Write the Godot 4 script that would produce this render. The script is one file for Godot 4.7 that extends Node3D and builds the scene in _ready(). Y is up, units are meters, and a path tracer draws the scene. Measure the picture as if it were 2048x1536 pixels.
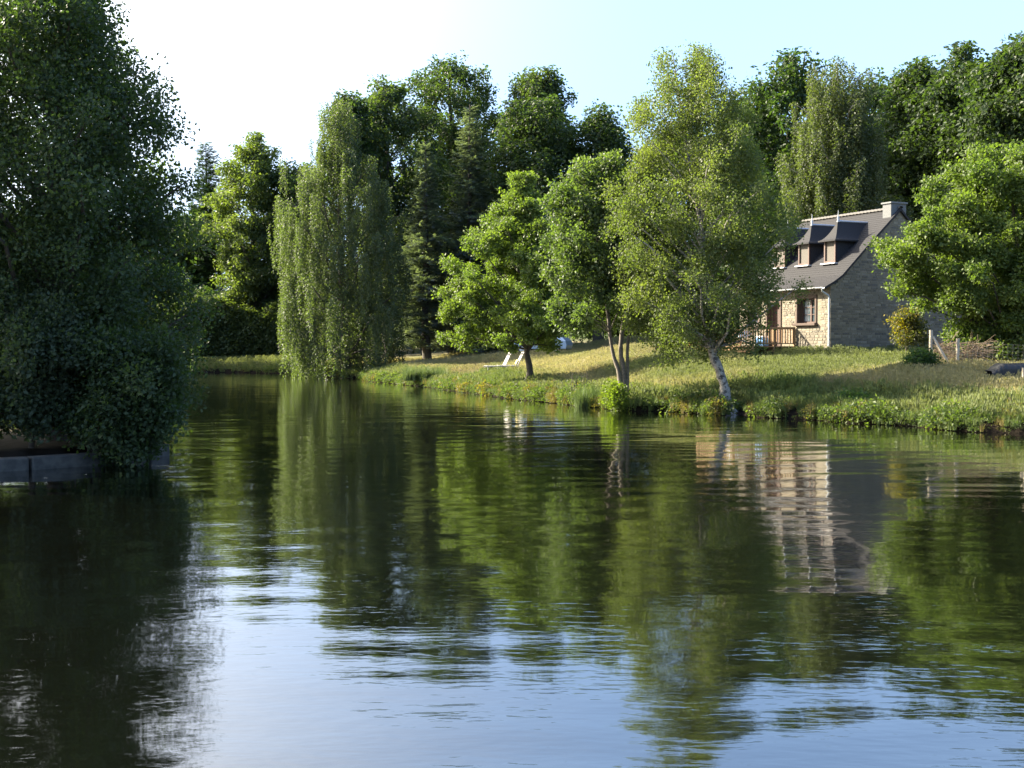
extends Node3D
# A pond with a stone cottage on a rising meadow, late sun from the far left.

const SUN_AZIMUTH := 68.0     # degrees to the left of straight ahead
const SUN_HEIGHT := 30.0

var rng := RandomNumberGenerator.new()
var taken := {}
var mats := {}
var clumps := {}
var patch_noise := FastNoiseLite.new()
var fine_noise := FastNoiseLite.new()

# pond outline (x, z) in metres, camera at the origin looking along -z
const SHORE := [16.97,-31.91,15.14,-33.15,14.38,-33.71,13.37,-34.29,12.81,-35.09,12.21,-36.81,11.41,-37.97,10.83,-38.46,9.73,-40.54,8.84,-41.1,8.26,-41.67,8.57,-44.12,8.32,-44.78,7.59,-42.25,7.17,-43.48,5.94,-45.11,4.44,-45.11,3.49,-47.62,2.6,-49.59,1.45,-52.63,0.59,-54.05,-0.57,-57.14,-1.89,-61.22,-3.41,-65.93,-5.18,-71.43,-7.09,-75.95,-8.8,-80.0,-9.9,-82.19,-11.34,-89.55,-14.17,-90.91,-15.92,-92.31,-18.15,-103.45,-22.5,-107.14,-26.09,-109.09,-30.98,-107.14,-36.14,-105.26,-44.14,-103.45,-55.17,-100.0,-58.0,-60.0,-40.0,-34.0,-20.0,-32.0,-14.0,-32.5,-10.2,-31.5,-8.3,-29.5,-7.9,-27.0,-8.45,-25.3,-9.2,-24.4,-10.3,-23.6,-12.5,-22.6,-16.0,-22.0,-22.0,-20.0,-26.0,-10.0,-20.0,-3.2,-8.0,-2.8,4.0,-2.8,14.0,-4.0,22.0,-12.0,22.0,-24.0]
# measured ground heights (x, height above the water, z)
const LEVELS := [13.32,0.75,-36.5,10.98,0.7,-39,8.53,0.62,-43,4.47,0.55,-47.5,1.71,0.55,-54,0.89,0.8,-59,-3.56,0.45,-69,-0.11,1.12,-67,-4.58,0.92,-82,2.72,1.9,-86,9.88,2.4,-75,14.44,2.26,-54.5,13.6,1.78,-51.2,12.9,1.5,-48.2,12.2,1.12,-45,16.5,1.95,-50,11.0,1.75,-54,11.5,2.28,-58,11.5,2.3,-60.6,18.27,2.34,-58,21.7,2.34,-58,15.36,1.75,-44,16.15,1.78,-43.5,16.18,1.15,-38,16.33,1.35,-41,17.36,1.5,-41,-28.7,0.85,-120,-12.55,0.7,-93,-9.05,1.15,-97,-4.92,0.45,-72,-40,0.8,-115,-60,1.4,-110,0,2.2,-100,-20,1.4,-125,12,3.0,-100,30,2.6,-60,25,1.9,-42,20,1.2,-34,40,2.0,-30,0,3.0,-140,-60,2.5,-150,60,4.0,-100,0,0.9,2,-10,0.9,2,12,0.9,0,-16,0.3,-27,-10,0.28,-27,-30,0.6,-30]

# each tree: profile rows are [height, reach to the left, reach to the right]; trunk rows are [x offset, height, radius]
const TREES := [
	{"name":"alder_tree","label":"tall dark backlit tree filling the left edge of the picture","group":"","kind":"broad","x":-10.47,"z":-27.5,"pal":"alder","n":255,"puff":0.8,"fill":26,"leaf":"near","prof":[[0.9,2.98,2.29],[1.7,3.55,2.86],[2.61,4.12,3],[3.53,4.12,2.96],[4.45,4.01,2.86],[5.48,4.01,2.93],[6.4,4.01,2.77],[7.2,3.9,2.58],[8.11,3.78,2.18],[9.03,3.55,1.74],[9.72,3.55,1.43],[10.41,2.98,1.2],[11.09,2.41,0.97],[11.9,0.46,0.46]],"trunk":[[[0,0.09,0.26],[0.09,4.68,0.2],[0.21,8.69,0.12],[0.34,11.09,0.05]]],"lobe":0.32,"full":1},
	{"name":"alder_tree","label":"tall alder just outside the left edge of the picture","group":"","kind":"broad","x":-19.14,"z":-29,"pal":"alder","n":170,"puff":1,"fill":30,"leaf":"mid","prof":[[1.65,2.42,2.66],[3.59,3.38,3.62],[6.61,3.87,3.99],[9.63,3.62,3.87],[12.29,2.42,2.78],[13.86,0.72,0.72]],"trunk":[[[0,-0.04,0.3],[0,7.21,0.2],[0,12.65,0.06]]]},  # out of view, added to cast shade on the dark left tree
	{"name":"alder_tree","label":"second alder further outside the left edge of the picture","group":"","kind":"broad","x":-25.65,"z":-32,"pal":"alder","n":170,"puff":1,"fill":30,"leaf":"mid","prof":[[1.57,2.67,2.93],[3.7,3.73,3.73],[7.03,4,4.13],[10.37,3.73,4],[13.3,2.67,2.67],[15.03,0.8,0.8]],"trunk":[[[0,-0.3,0.3],[0,7.7,0.2],[0,13.7,0.06]]]},  # also unseen, put in to deepen the shade on the left tree
	{"name":"grey_willow_shrub","label":"grey-green bushy shrub above the concrete edging on the left","group":"shrubs under the dark left tree","kind":"broad","x":-10.12,"z":-25.2,"pal":"sallow","n":40,"puff":0.45,"fill":34,"leaf":"near","prof":[[0.5,1.47,0.94],[1.34,1.68,1.36],[2.08,1.68,1.47],[2.92,1.26,1.16],[3.55,0.42,0.53]],"trunk":[[[0,0.24,0.06],[0,2.92,0.02]]]},
	{"name":"overhanging_alder_shrub","label":"dark leafy shrub leaning over the water at the end of the edging","group":"shrubs under the dark left tree","kind":"broad","x":-7.94,"z":-25,"pal":"alder","n":36,"puff":0.42,"fill":30,"leaf":"near","prof":[[0.05,0.59,0.14],[0.57,0.91,0.4],[1.15,1.01,0.92],[1.77,0.96,1.1],[2.29,0.85,0.92],[2.76,0.49,0.4]],"trunk":[[[-0.91,0.26,0.07],[-0.44,1.35,0.04],[0.29,2.4,0.02]]]},
	{"name":"birch_tree","label":"tall silver birch leaning left with a white trunk at the water's edge","group":"trees on the lawn bank","kind":"birch","x":6.89,"z":-44,"pal":"birch","n":215,"puff":0.6,"fill":25,"leaf":"fine","prof":[[2.17,0.92,1.47],[2.68,1.83,2.02],[3.78,2.71,2.84],[4.88,2.93,3.21],[6.35,3.34,3.08],[7.45,3.26,2.84],[8.73,2.93,2.38],[10.02,2.66,1.83],[11.12,2.38,1.56],[12.03,2.11,0.92],[12.77,1.83,0.05],[13.41,1.28,0.05]],"trunk":[[[1.17,-0.03,0.21],[0.92,0.76,0.19],[0.7,1.49,0.17],[0.5,2.32,0.16],[0.33,3.78,0.14],[0,6.9,0.08],[-0.64,10.57,0.04],[-1.06,13.22,0.01]]],"skip":2,"lobe":0.2},
	{"name":"alder_sapling_pair","label":"grey-green slender tree with two bare pale trunks rising from the bank","group":"trees on the lawn bank","kind":"broad","x":3.6,"z":-46.5,"pal":"grey","n":88,"puff":0.55,"fill":27,"leaf":"mid","prof":[[2.93,1.36,1.45],[3.66,1.94,1.74],[4.63,2.13,1.74],[5.79,2.17,1.74],[7.15,2.13,1.55],[8.12,1.9,1.26],[9.18,1.36,0.87],[9.71,0.1,0.68]],"trunk":[[[0.76,0.37,0.1],[0.54,1.34,0.09],[0.27,2.5,0.07],[0.04,4.24,0.06],[-0.39,7.15,0.04],[-0.97,9.28,0.01]],[[0.81,0.37,0.11],[0.7,1.43,0.1],[0.64,2.5,0.09],[0.81,4.24,0.07],[0.7,6.96,0.04],[0.35,9.67,0.01]],[[0.83,0.95,0.07],[0.89,2.31,0.06],[1.08,4.44,0.04],[1.26,6.57,0.02]]]},
	{"name":"maple_tree","label":"bright green conical young tree standing beside the two loungers","group":"trees on the lawn bank","kind":"layer","x":0.64,"z":-59,"pal":"lime","n":175,"puff":0.46,"fill":22,"leaf":"mid","prof":[[2.18,2.46,0.86],[2.87,3.93,1.67],[3.73,4.52,2.09],[4.71,3.81,1.92],[5.7,3.56,1.67],[7.17,3.25,1.52],[8.4,2.09,1.18],[9.75,0.98,0.59],[11.05,0.34,0.05]],"trunk":[[[0.25,0.66,0.17],[0.15,1.76,0.15],[0.12,3.24,0.13],[0,6.68,0.08],[-0.17,10.74,0.01]]],"lobe":0.14},
	{"name":"bright_maple_tree","label":"broad bright green tree beside the fence at the right edge","group":"","kind":"layer","x":19.84,"z":-46.5,"pal":"lime","n":250,"puff":0.66,"fill":30,"leaf":"mid","prof":[[1.88,1.61,1.98],[2.31,2.19,2.94],[2.98,2.77,3.91],[3.76,3.16,4.11],[4.28,3.84,4.11],[4.83,4.57,4.11],[5.79,4.51,4.11],[7.15,4.13,3.91],[8.51,3.41,3.53],[9.67,2.67,2.94],[10.35,2,0.43]],"trunk":[[[-0.04,1.53,0.17],[-0.04,2.31,0.15],[-0.16,5.02,0.11],[-0.54,8.12,0.06],[-0.93,10.25,0.02]]],"deep":0.55},
	{"name":"weeping_birch_tree","label":"pale weeping birch trailing to the water in the middle left","group":"","kind":"weep","x":-12.82,"z":-91.6,"pal":"weep","n":150,"puff":0.62,"fill":13,"leaf":"strand","prof":[[1.16,3.17,2.37],[2.88,3.74,4.08],[5.94,4.31,4.5],[9.75,4.69,4.39],[13.57,4.89,3.7],[16.05,4.43,2.75],[17.38,2.52,1.53],[20.06,1.95,0.92],[21.39,1.26,0.08]],"trunk":[[[0.08,-0.17,0.32],[0,5.94,0.25],[-0.31,13.57,0.16],[-0.69,21.2,0.03]]],"lobe":0.4},
	{"name":"hornbeam_tree","label":"sunlit yellow-green tree with tiered sprays left of the weeping birch","group":"","kind":"layer","x":-25.95,"z":-120,"pal":"hornbeam","n":150,"puff":1.2,"fill":17,"leaf":"far","prof":[[5,3.25,4.75],[8,2.75,5.25],[11,3,4.75],[13.5,5.35,4.25],[16,4.45,3.75],[19.5,3.15,2.85],[22,1.55,2],[23.6,0.65,0.5]],"trunk":[[[0.25,1,0.35],[0.15,14.5,0.22],[-0.1,23,0.04]]]},
	{"name":"pond_spruce_tree","label":"dark narrow conifer against the sky at the far left","group":"trees of the wood behind the pond","kind":"spruce","x":-34.51,"z":-136,"pal":"darkgreen","n":0,"puff":1,"fill":0,"leaf":"needle","prof":[[7.6,2.55,3.12],[16.1,2.27,2.83],[20.07,1.76,2.27],[23.47,1.08,1.42],[25.51,0.34,0.34]],"trunk":[[[0,1.08,0.3],[0,25.45,0.04]]]},
	{"name":"tall_oak_tree","label":"tallest dark tree with a blue-green rounded top in the centre","group":"trees of the wood behind the pond","kind":"broad","x":-5.65,"z":-114,"pal":"oakdark","n":190,"puff":1.48,"fill":16,"leaf":"far","prof":[[6.78,5.7,5.22],[16.27,5.94,5.46],[22.93,5.7,4.99],[25.77,4.84,4.51],[28.15,3.66,2.71],[29.48,1.9,1.19]],"trunk":[[[0,1.79,0.5],[0,16.27,0.35],[-0.24,28.15,0.08]]]},
	{"name":"ash_tree","label":"mid-green feathery tree just right of the weeping birch top","group":"trees of the wood behind the pond","kind":"broad","x":-10.89,"z":-105,"pal":"ash","n":160,"puff":1.18,"fill":16,"leaf":"far","prof":[[5.56,2.84,4.59],[10.81,3.06,4.81],[17.38,2.76,4.81],[21.31,2.49,4.07],[23.94,1.62,3.06],[25.47,0.44,0.88]],"trunk":[[[0,1.84,0.4],[0,15.19,0.28],[0,24.81,0.05]]]},
	{"name":"poplar_tree","label":"small dark crown peeping over the weeping birch from behind","group":"trees of the wood behind the pond","kind":"broad","x":-13.51,"z":-101,"pal":"oakdark","n":60,"puff":1.04,"fill":16,"leaf":"far","prof":[[14.7,2.23,1.98],[20.18,2.02,1.77],[22.49,1.39,1.14],[23.33,0.63,0.55]],"trunk":[[[0,1.45,0.3],[0,14.7,0.2],[0,22.7,0.04]]]},
	{"name":"blue_spruce_tree","label":"tallest silvery blue spruce left of the bright conical tree","group":"blue spruces in the wood","kind":"spruce","x":-3.46,"z":-99,"pal":"blue","n":0,"puff":1,"fill":0,"leaf":"needle","prof":[[2.5,2.94,2.94],[8.61,2.69,2.69],[13.97,2.05,2.05],[18.5,1.07,1.07],[22.22,0.12,0.12]],"trunk":[[[0,1.88,0.3],[0,22.22,0.03]]]},
	{"name":"blue_spruce_tree","label":"shorter silvery blue spruce beside the weeping birch","group":"blue spruces in the wood","kind":"spruce","x":-6.95,"z":-97,"pal":"blue","n":0,"puff":1,"fill":0,"leaf":"needle","prof":[[2.5,2.7,2.7],[5.49,2.46,2.46],[10.74,1.88,1.88],[15.19,0.98,0.98],[18.83,0.12,0.12]],"trunk":[[[0,1.89,0.3],[0,18.83,0.03]]]},
	{"name":"blue_spruce_tree","label":"lowest dark spruce partly behind the bright conical tree","group":"blue spruces in the wood","kind":"spruce","x":-1.16,"z":-96,"pal":"blue","n":0,"puff":1,"fill":0,"leaf":"needle","prof":[[2.5,2.76,2.76],[0.9,2.52,2.52],[6.1,1.92,1.92],[10.5,1.01,1.01],[14.1,0.12,0.12]],"trunk":[[[0,1.9,0.3],[0,14.1,0.03]]]},
	{"name":"oak_tree","label":"green oak with a lumpy crown behind the bright conical tree","group":"trees of the wood behind the pond","kind":"broad","x":1.85,"z":-101,"pal":"oak","n":150,"puff":1.26,"fill":16,"leaf":"far","prof":[[6.29,3.7,3.87],[13.86,4.04,4.08],[18.91,3.87,3.87],[21.44,3.2,3.54],[23.12,1.51,2.52]],"trunk":[[[0,2.08,0.45],[0,14.7,0.3],[0,22.7,0.06]]]},
	{"name":"far_birch_tree","label":"paler crown rising above the green oak in the centre","group":"trees of the wood behind the pond","kind":"broad","x":2.68,"z":-111,"pal":"ash","n":60,"puff":1.04,"fill":16,"leaf":"far","prof":[[20.54,2.4,2.22],[25.16,2.59,2.4],[26.55,2.22,1.67],[27.61,1.02,0.37]],"trunk":[[[0,2.04,0.4],[0,15.91,0.25],[-0.09,27.48,0.05]]]},
	{"name":"oak_tree","label":"dark low oak in the gap left of the silver birch","group":"trees of the wood behind the pond","kind":"broad","x":7.41,"z":-101,"pal":"oakdark","n":130,"puff":1.18,"fill":16,"leaf":"far","prof":[[5.45,2.31,2.95],[13.86,2.52,2.95],[18.91,2.52,2.69],[21.02,2.19,2.02],[22.2,0.84,1.05]],"trunk":[[[0,2.08,0.4],[0,14.7,0.28],[0,21.86,0.05]]]},
	{"name":"oak_tree","label":"dark oak hidden behind the middle of the silver birch","group":"trees of the wood behind the pond","kind":"broad","x":13.24,"z":-99,"pal":"oakdark","n":120,"puff":1.26,"fill":16,"leaf":"far","prof":[[5.39,3.51,3.92],[16.52,3.3,3.51],[19,2.68,2.68],[20.16,1.03,1.03]],"trunk":[[[0,2.29,0.4],[0,14.46,0.28],[0,19.82,0.05]]]},
	{"name":"beech_tree","label":"dark beech with spiky top shoots right of the silver birch","group":"trees of the wood behind the pond","kind":"broad","x":19.39,"z":-86,"pal":"beech","n":190,"puff":1.04,"fill":16,"leaf":"far","prof":[[4.29,3.94,4.12],[9.31,4.12,4.12],[14.68,3.94,3.94],[18.27,3.4,3.58],[20.77,2.4,3.05],[22.21,1.07,2.51],[23.21,0.05,1.9]],"trunk":[[[0,2.5,0.4],[0,12.89,0.28],[1.43,23.1,0.04]]]},
	{"name":"house_birch_tree","label":"pale drooping birch with white limbs directly behind the house roof","group":"trees of the wood behind the pond","kind":"weep","x":19.23,"z":-72,"pal":"weep2","n":130,"puff":0.6,"fill":9,"leaf":"strand","prof":[[7.6,2.85,3.15],[10.6,3.09,3.39],[13.3,3.06,3],[15.4,2.61,2.49],[17.2,2.1,2.07],[18.76,1.77,1.65],[19.54,0.75,0.75]],"trunk":[[[-0.15,2.5,0.26],[0.21,10.6,0.18],[0.45,15.7,0.12],[0.09,19.3,0.03]],[[0.45,13.3,0.09],[1.05,15.1,0.06],[1.71,16.75,0.02]]],"white":1,"skip":3},
	{"name":"oak_tree","label":"large dark oak above the chimney","group":"trees of the wood behind the pond","kind":"broad","x":27.87,"z":-83,"pal":"oakdark","n":190,"puff":1.04,"fill":16,"leaf":"far","prof":[[4.23,2.59,4.15],[10.8,2.77,4.15],[15.99,2.77,3.8],[19.1,2.25,3.29],[20.66,1.56,2.59],[21.87,0.69,1.21]],"trunk":[[[0,2.5,0.45],[0,12.53,0.3],[0.17,21.52,0.06]]]},
	{"name":"oak_tree","label":"green oak between the chimney oak and the right edge","group":"trees of the wood behind the pond","kind":"broad","x":29.99,"z":-79,"pal":"oak","n":170,"puff":0.96,"fill":16,"leaf":"far","prof":[[4.15,2.14,3.13],[12.05,2.47,3.13],[16.65,2.47,2.8],[19.29,2.14,2.47],[20.93,1.55,1.71],[21.99,0.89,0.23]],"trunk":[[[0,2.5,0.45],[0,12.05,0.3],[-0.33,21.59,0.06]]]},
	{"name":"chestnut_tree","label":"tall sunlit tree cut by the upper right corner","group":"trees of the wood behind the pond","kind":"broad","x":30.35,"z":-71,"pal":"oak","n":170,"puff":0.89,"fill":16,"leaf":"far","prof":[[5.16,2.37,3.55],[13.15,2.66,3.55],[16.4,2.66,3.25],[18.77,2.43,2.66],[20.01,2.01,1.77],[20.78,1.04,0.74]],"trunk":[[[0,2.5,0.45],[0,11.08,0.3],[-0.15,21.14,0.06]]]},
	{"name":"shaded_tree","label":"shaded tree low in the dark gap left of the sunlit tree","group":"trees of the wood behind the pond","kind":"broad","x":-38.07,"z":-143,"pal":"oakdark","n":110,"puff":1.55,"fill":16,"leaf":"far","prof":[[1.9,3.58,3.58],[6.97,3.93,3.93],[13.52,3.69,3.69],[17.1,2.68,2.68],[18.89,0.89,0.89]],"trunk":[[[0,1.01,0.4],[0,15.31,0.1]]]},
	{"name":"shaded_tree","label":"shaded tree behind the dark left tree, seen past its right side","group":"trees of the wood behind the pond","kind":"broad","x":-41.34,"z":-138,"pal":"oakdark","n":110,"puff":1.55,"fill":16,"leaf":"far","prof":[[1.93,3.45,3.45],[7.1,3.79,3.79],[13.43,3.56,3.56],[16.88,2.59,2.59],[18.6,0.86,0.86]],"trunk":[[[0,1.06,0.4],[0,15.15,0.1]]]},
	{"name":"shaded_tree","label":"shaded tree behind the middle of the dark left tree","group":"trees of the wood behind the pond","kind":"broad","x":-47.87,"z":-142,"pal":"oakdark","n":110,"puff":1.55,"fill":16,"leaf":"far","prof":[[1.91,3.55,3.55],[6.35,3.9,3.9],[12.85,3.67,3.67],[16.4,2.66,2.66],[18.18,0.89,0.89]],"trunk":[[[0,1.02,0.4],[0,14.63,0.1]]]},
	{"name":"shaded_tree","label":"shaded tree far behind the dark left tree","group":"trees of the wood behind the pond","kind":"broad","x":-54.16,"z":-143,"pal":"oakdark","n":110,"puff":1.55,"fill":16,"leaf":"far","prof":[[1.9,3.58,3.58],[6.08,3.93,3.93],[12.63,3.69,3.69],[16.2,2.68,2.68],[17.99,0.89,0.89]],"trunk":[[[0,1.01,0.4],[0,14.42,0.1]]]},
	{"name":"shaded_tree","label":"shaded tree far behind the left edge of the picture","group":"trees of the wood behind the pond","kind":"broad","x":-59.99,"z":-142,"pal":"oakdark","n":110,"puff":1.55,"fill":16,"leaf":"far","prof":[[1.91,3.55,3.55],[5.75,3.9,3.9],[12.26,3.67,3.67],[15.81,2.66,2.66],[17.59,0.89,0.89]],"trunk":[[[0,1.02,0.4],[0,14.04,0.1]]]},
	{"name":"wood_tree","label":"dark tree filling the gap between the sunlit tree and weeping birch","group":"trees of the wood behind the pond","kind":"broad","x":-21.7,"z":-120,"pal":"oakdark","n":130,"puff":2,"fill":32,"leaf":"far","prof":[[2.5,4.25,4.25],[10.5,4.25,4.25],[15.5,4,4],[19,2.75,2.75],[20.5,1,1]],"trunk":[[[0,1.75,0.4],[0,17.5,0.1]]]},
	{"name":"wood_tree","label":"dark tree deep in the wood behind the blue spruces","group":"trees of the wood behind the pond","kind":"broad","x":-8.55,"z":-118,"pal":"oakdark","n":130,"puff":2,"fill":32,"leaf":"far","prof":[[2.5,4.18,4.18],[5.94,4.18,4.18],[10.86,3.93,3.93],[14.3,2.7,2.7],[15.78,0.98,0.98]],"trunk":[[[0,1.76,0.4],[0,12.82,0.1]]]},
	{"name":"wood_tree","label":"dark tree behind the upper right of the silver birch","group":"trees of the wood behind the pond","kind":"broad","x":18.43,"z":-97,"pal":"oakdark","n":130,"puff":2,"fill":32,"leaf":"far","prof":[[2.5,3.44,3.44],[13.82,3.44,3.44],[17.86,3.23,3.23],[20.69,2.22,2.22],[21.9,0.81,0.81]],"trunk":[[[0,1.89,0.4],[0,19.48,0.1]]]},
	{"name":"wood_tree","label":"dark tree behind the pale drooping birch","group":"trees of the wood behind the pond","kind":"broad","x":28.54,"z":-95,"pal":"oakdark","n":130,"puff":2,"fill":32,"leaf":"far","prof":[[2.5,3.36,3.36],[15.36,3.36,3.36],[19.32,3.17,3.17],[22.09,2.18,2.18],[23.28,0.79,0.79]],"trunk":[[[0,1.91,0.4],[0,20.91,0.1]]]},
	{"name":"wood_tree","label":"dark tree filling the wood right of the chimney oak","group":"trees of the wood behind the pond","kind":"broad","x":34.6,"z":-97,"pal":"oakdark","n":130,"puff":2,"fill":32,"leaf":"far","prof":[[2.5,3.44,3.44],[15.64,3.44,3.44],[19.68,3.23,3.23],[22.51,2.22,2.22],[23.72,0.81,0.81]],"trunk":[[[0,1.89,0.4],[0,21.29,0.1]]]},
	{"name":"wood_tree","label":"dark tree filling the wood near the upper right corner","group":"trees of the wood behind the pond","kind":"broad","x":37.84,"z":-94,"pal":"oakdark","n":130,"puff":2,"fill":32,"leaf":"far","prof":[[2.5,3.33,3.33],[17.38,3.33,3.33],[21.3,3.13,3.13],[24.04,2.15,2.15],[25.22,0.78,0.78]],"trunk":[[[0,1.91,0.4],[0,22.87,0.1]]]},
	{"name":"wood_tree","label":"dark tree filling the wood right of the tall blue spruce","group":"trees of the wood behind the pond","kind":"broad","x":-3.12,"z":-117,"pal":"oakdark","n":130,"puff":2,"fill":32,"leaf":"far","prof":[[2.5,4.14,4.14],[10.3,4.14,4.14],[15.18,3.9,3.9],[18.59,2.68,2.68],[20.05,0.97,0.97]],"trunk":[[[0,1.77,0.4],[0,17.12,0.1]]]},
	{"name":"wood_tree","label":"tree just past the right edge of the picture","group":"trees of the wood behind the pond","kind":"broad","x":37.53,"z":-80,"pal":"oakdark","n":130,"puff":2,"fill":32,"leaf":"far","prof":[[2.5,2.83,2.83],[15.83,2.83,2.83],[19.17,2.67,2.67],[21.5,1.83,1.83],[22.5,0.67,0.67]],"trunk":[[[0,2,0.4],[0,20.5,0.1]]]},
	{"name":"bank_oak_tree","label":"shaded bank tree behind the left part of the dark left tree","group":"trees of the wood behind the pond","kind":"broad","x":-39.15,"z":-112,"pal":"oakdark","n":110,"puff":1.5,"fill":16,"leaf":"far","prof":[[2.5,2.57,2.57],[5.39,3.27,3.27],[10.53,3.17,3.17],[13.33,2.1,2.1],[14.73,0.7,0.7]],"trunk":[[[0,1.33,0.4],[0,11.93,0.1]]]},
	{"name":"bank_oak_tree","label":"shaded bank tree beyond the left edging","group":"trees of the wood behind the pond","kind":"broad","x":-44.12,"z":-111,"pal":"oakdark","n":110,"puff":1.5,"fill":16,"leaf":"far","prof":[[2.5,2.54,2.54],[5.51,3.24,3.24],[10.59,3.15,3.15],[13.37,2.08,2.08],[14.76,0.69,0.69]],"trunk":[[[0,1.34,0.4],[0,11.98,0.1]]]},
	{"name":"hedge_shrub","label":"shrub with an upright shoot rising behind the hedge","group":"shrubs behind the hedge","kind":"broad","x":-33.6,"z":-120,"pal":"hornbeam","n":36,"puff":0.8,"fill":20,"leaf":"mid","prof":[[3,2.1,2.1],[7.1,2.1,2.1],[8.35,1.26,1.26],[9.6,0.4,0.4]],"trunk":[[[0,1.25,0.12],[0,8.6,0.03]]]},
	{"name":"hedge_shrub","label":"rounded shrub behind the middle of the hedge","group":"shrubs behind the hedge","kind":"broad","x":-31.08,"z":-120.5,"pal":"ash","n":36,"puff":0.8,"fill":20,"leaf":"mid","prof":[[3,1.91,1.91],[5.51,1.91,1.91],[6.77,1.14,1.14],[8.02,0.4,0.4]],"trunk":[[[0,1.24,0.12],[0,7.02,0.03]]]},
	{"name":"hedge_shrub","label":"rounded shrub under the sunlit tree behind the hedge","group":"shrubs behind the hedge","kind":"broad","x":-28.18,"z":-121,"pal":"ash","n":36,"puff":0.8,"fill":20,"leaf":"mid","prof":[[3,2.02,2.02],[5.63,2.02,2.02],[6.89,1.21,1.21],[8.15,0.4,0.4]],"trunk":[[[0,1.24,0.12],[0,7.14,0.03]]]},
	{"name":"broom_bush","label":"yellow flowering broom bush at the right end of the stone gable","group":"","kind":"broad","x":16.97,"z":-51.5,"pal":"broom","n":22,"puff":0.28,"fill":15,"leaf":"fine","prof":[[2.5,0.49,0.75],[3.04,0.67,0.71],[3.57,0.58,0.49],[4,0.36,0.15]],"trunk":[[[0,2.46,0.05],[-0.06,3.57,0.01]]]},
	{"name":"bramble_bush","label":"dark green low bramble at the foot of the fence brace","group":"","kind":"broad","x":14.66,"z":-43,"pal":"bramble","n":10,"puff":0.2,"fill":14,"leaf":"fine","prof":[[1.69,0.32,0.32],[2,0.25,0.29],[2.18,0.07,0.18]]},
	{"name":"yellow_sapling","label":"yellow-green sapling at the foot of the twin trunks by the water","group":"","kind":"broad","x":4.05,"z":-45.6,"pal":"yellow","n":10,"puff":0.16,"fill":16,"leaf":"fine","prof":[[0.07,0.27,0.23],[0.41,0.34,0.25],[0.7,0.3,0.17],[1.02,0.15,0.08]]},
	{"name":"bank_bush","label":"dark glossy bush overhanging the water right of the silver birch","group":"","kind":"broad","x":11.52,"z":-40.2,"pal":"bramble2","n":26,"puff":0.26,"fill":40,"leaf":"fine","prof":[[0.07,0.4,0.55],[0.46,0.5,0.55],[0.74,0.28,0.3]]},
]

const PALETTES := {
	"alder": [Color(.045, .075, .032), Color(.068, .102, .044)],
	"sallow": [Color(0.055, 0.085, 0.048), Color(0.075, 0.105, 0.058)],
	"birch": [Color(0.104, 0.138, 0.050), Color(0.155, 0.182, 0.074)],
	"grey": [Color(0.090, 0.134, 0.054), Color(0.130, 0.172, 0.078)],
	"lime": [Color(0.108, 0.160, 0.044), Color(0.158, 0.205, 0.061)],
	"weep": [Color(0.078, 0.105, 0.052), Color(0.108, 0.136, 0.076)],
	"weep2": [Color(0.079, 0.100, 0.046), Color(0.096, 0.118, 0.059)],
	"hornbeam": [Color(.110, .150, .054), Color(.152, .186, .072)],
	"darkgreen": [Color(.036, .062, .034), Color(.052, .080, .044)],
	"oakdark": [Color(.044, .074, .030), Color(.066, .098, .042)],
	"oak": [Color(0.047, 0.078, 0.033), Color(0.067, 0.098, 0.043)],
	"ash": [Color(0.060, 0.092, 0.040), Color(0.082, 0.112, 0.052)],
	"beech": [Color(.044, .080, .030), Color(.064, .100, .040)],
	"blue": [Color(0.125, 0.155, 0.175), Color(0.200, 0.230, 0.250)],
	"broom": [Color(0.088, 0.092, 0.045), Color(0.270, 0.210, 0.025)],
	"bramble": [Color(0.040, 0.080, 0.030), Color(0.065, 0.110, 0.040)],
	"bramble2": [Color(0.058, 0.110, 0.038), Color(0.088, 0.140, 0.052)],
	"yellow": [Color(0.120, 0.180, 0.030), Color(0.170, 0.215, 0.040)],
	"bank": [Color(0.073, 0.115, 0.037), Color(0.132, 0.165, 0.057)],
	"hedge": [Color(0.042, 0.070, 0.030), Color(0.132, 0.160, 0.051)],
}


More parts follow.
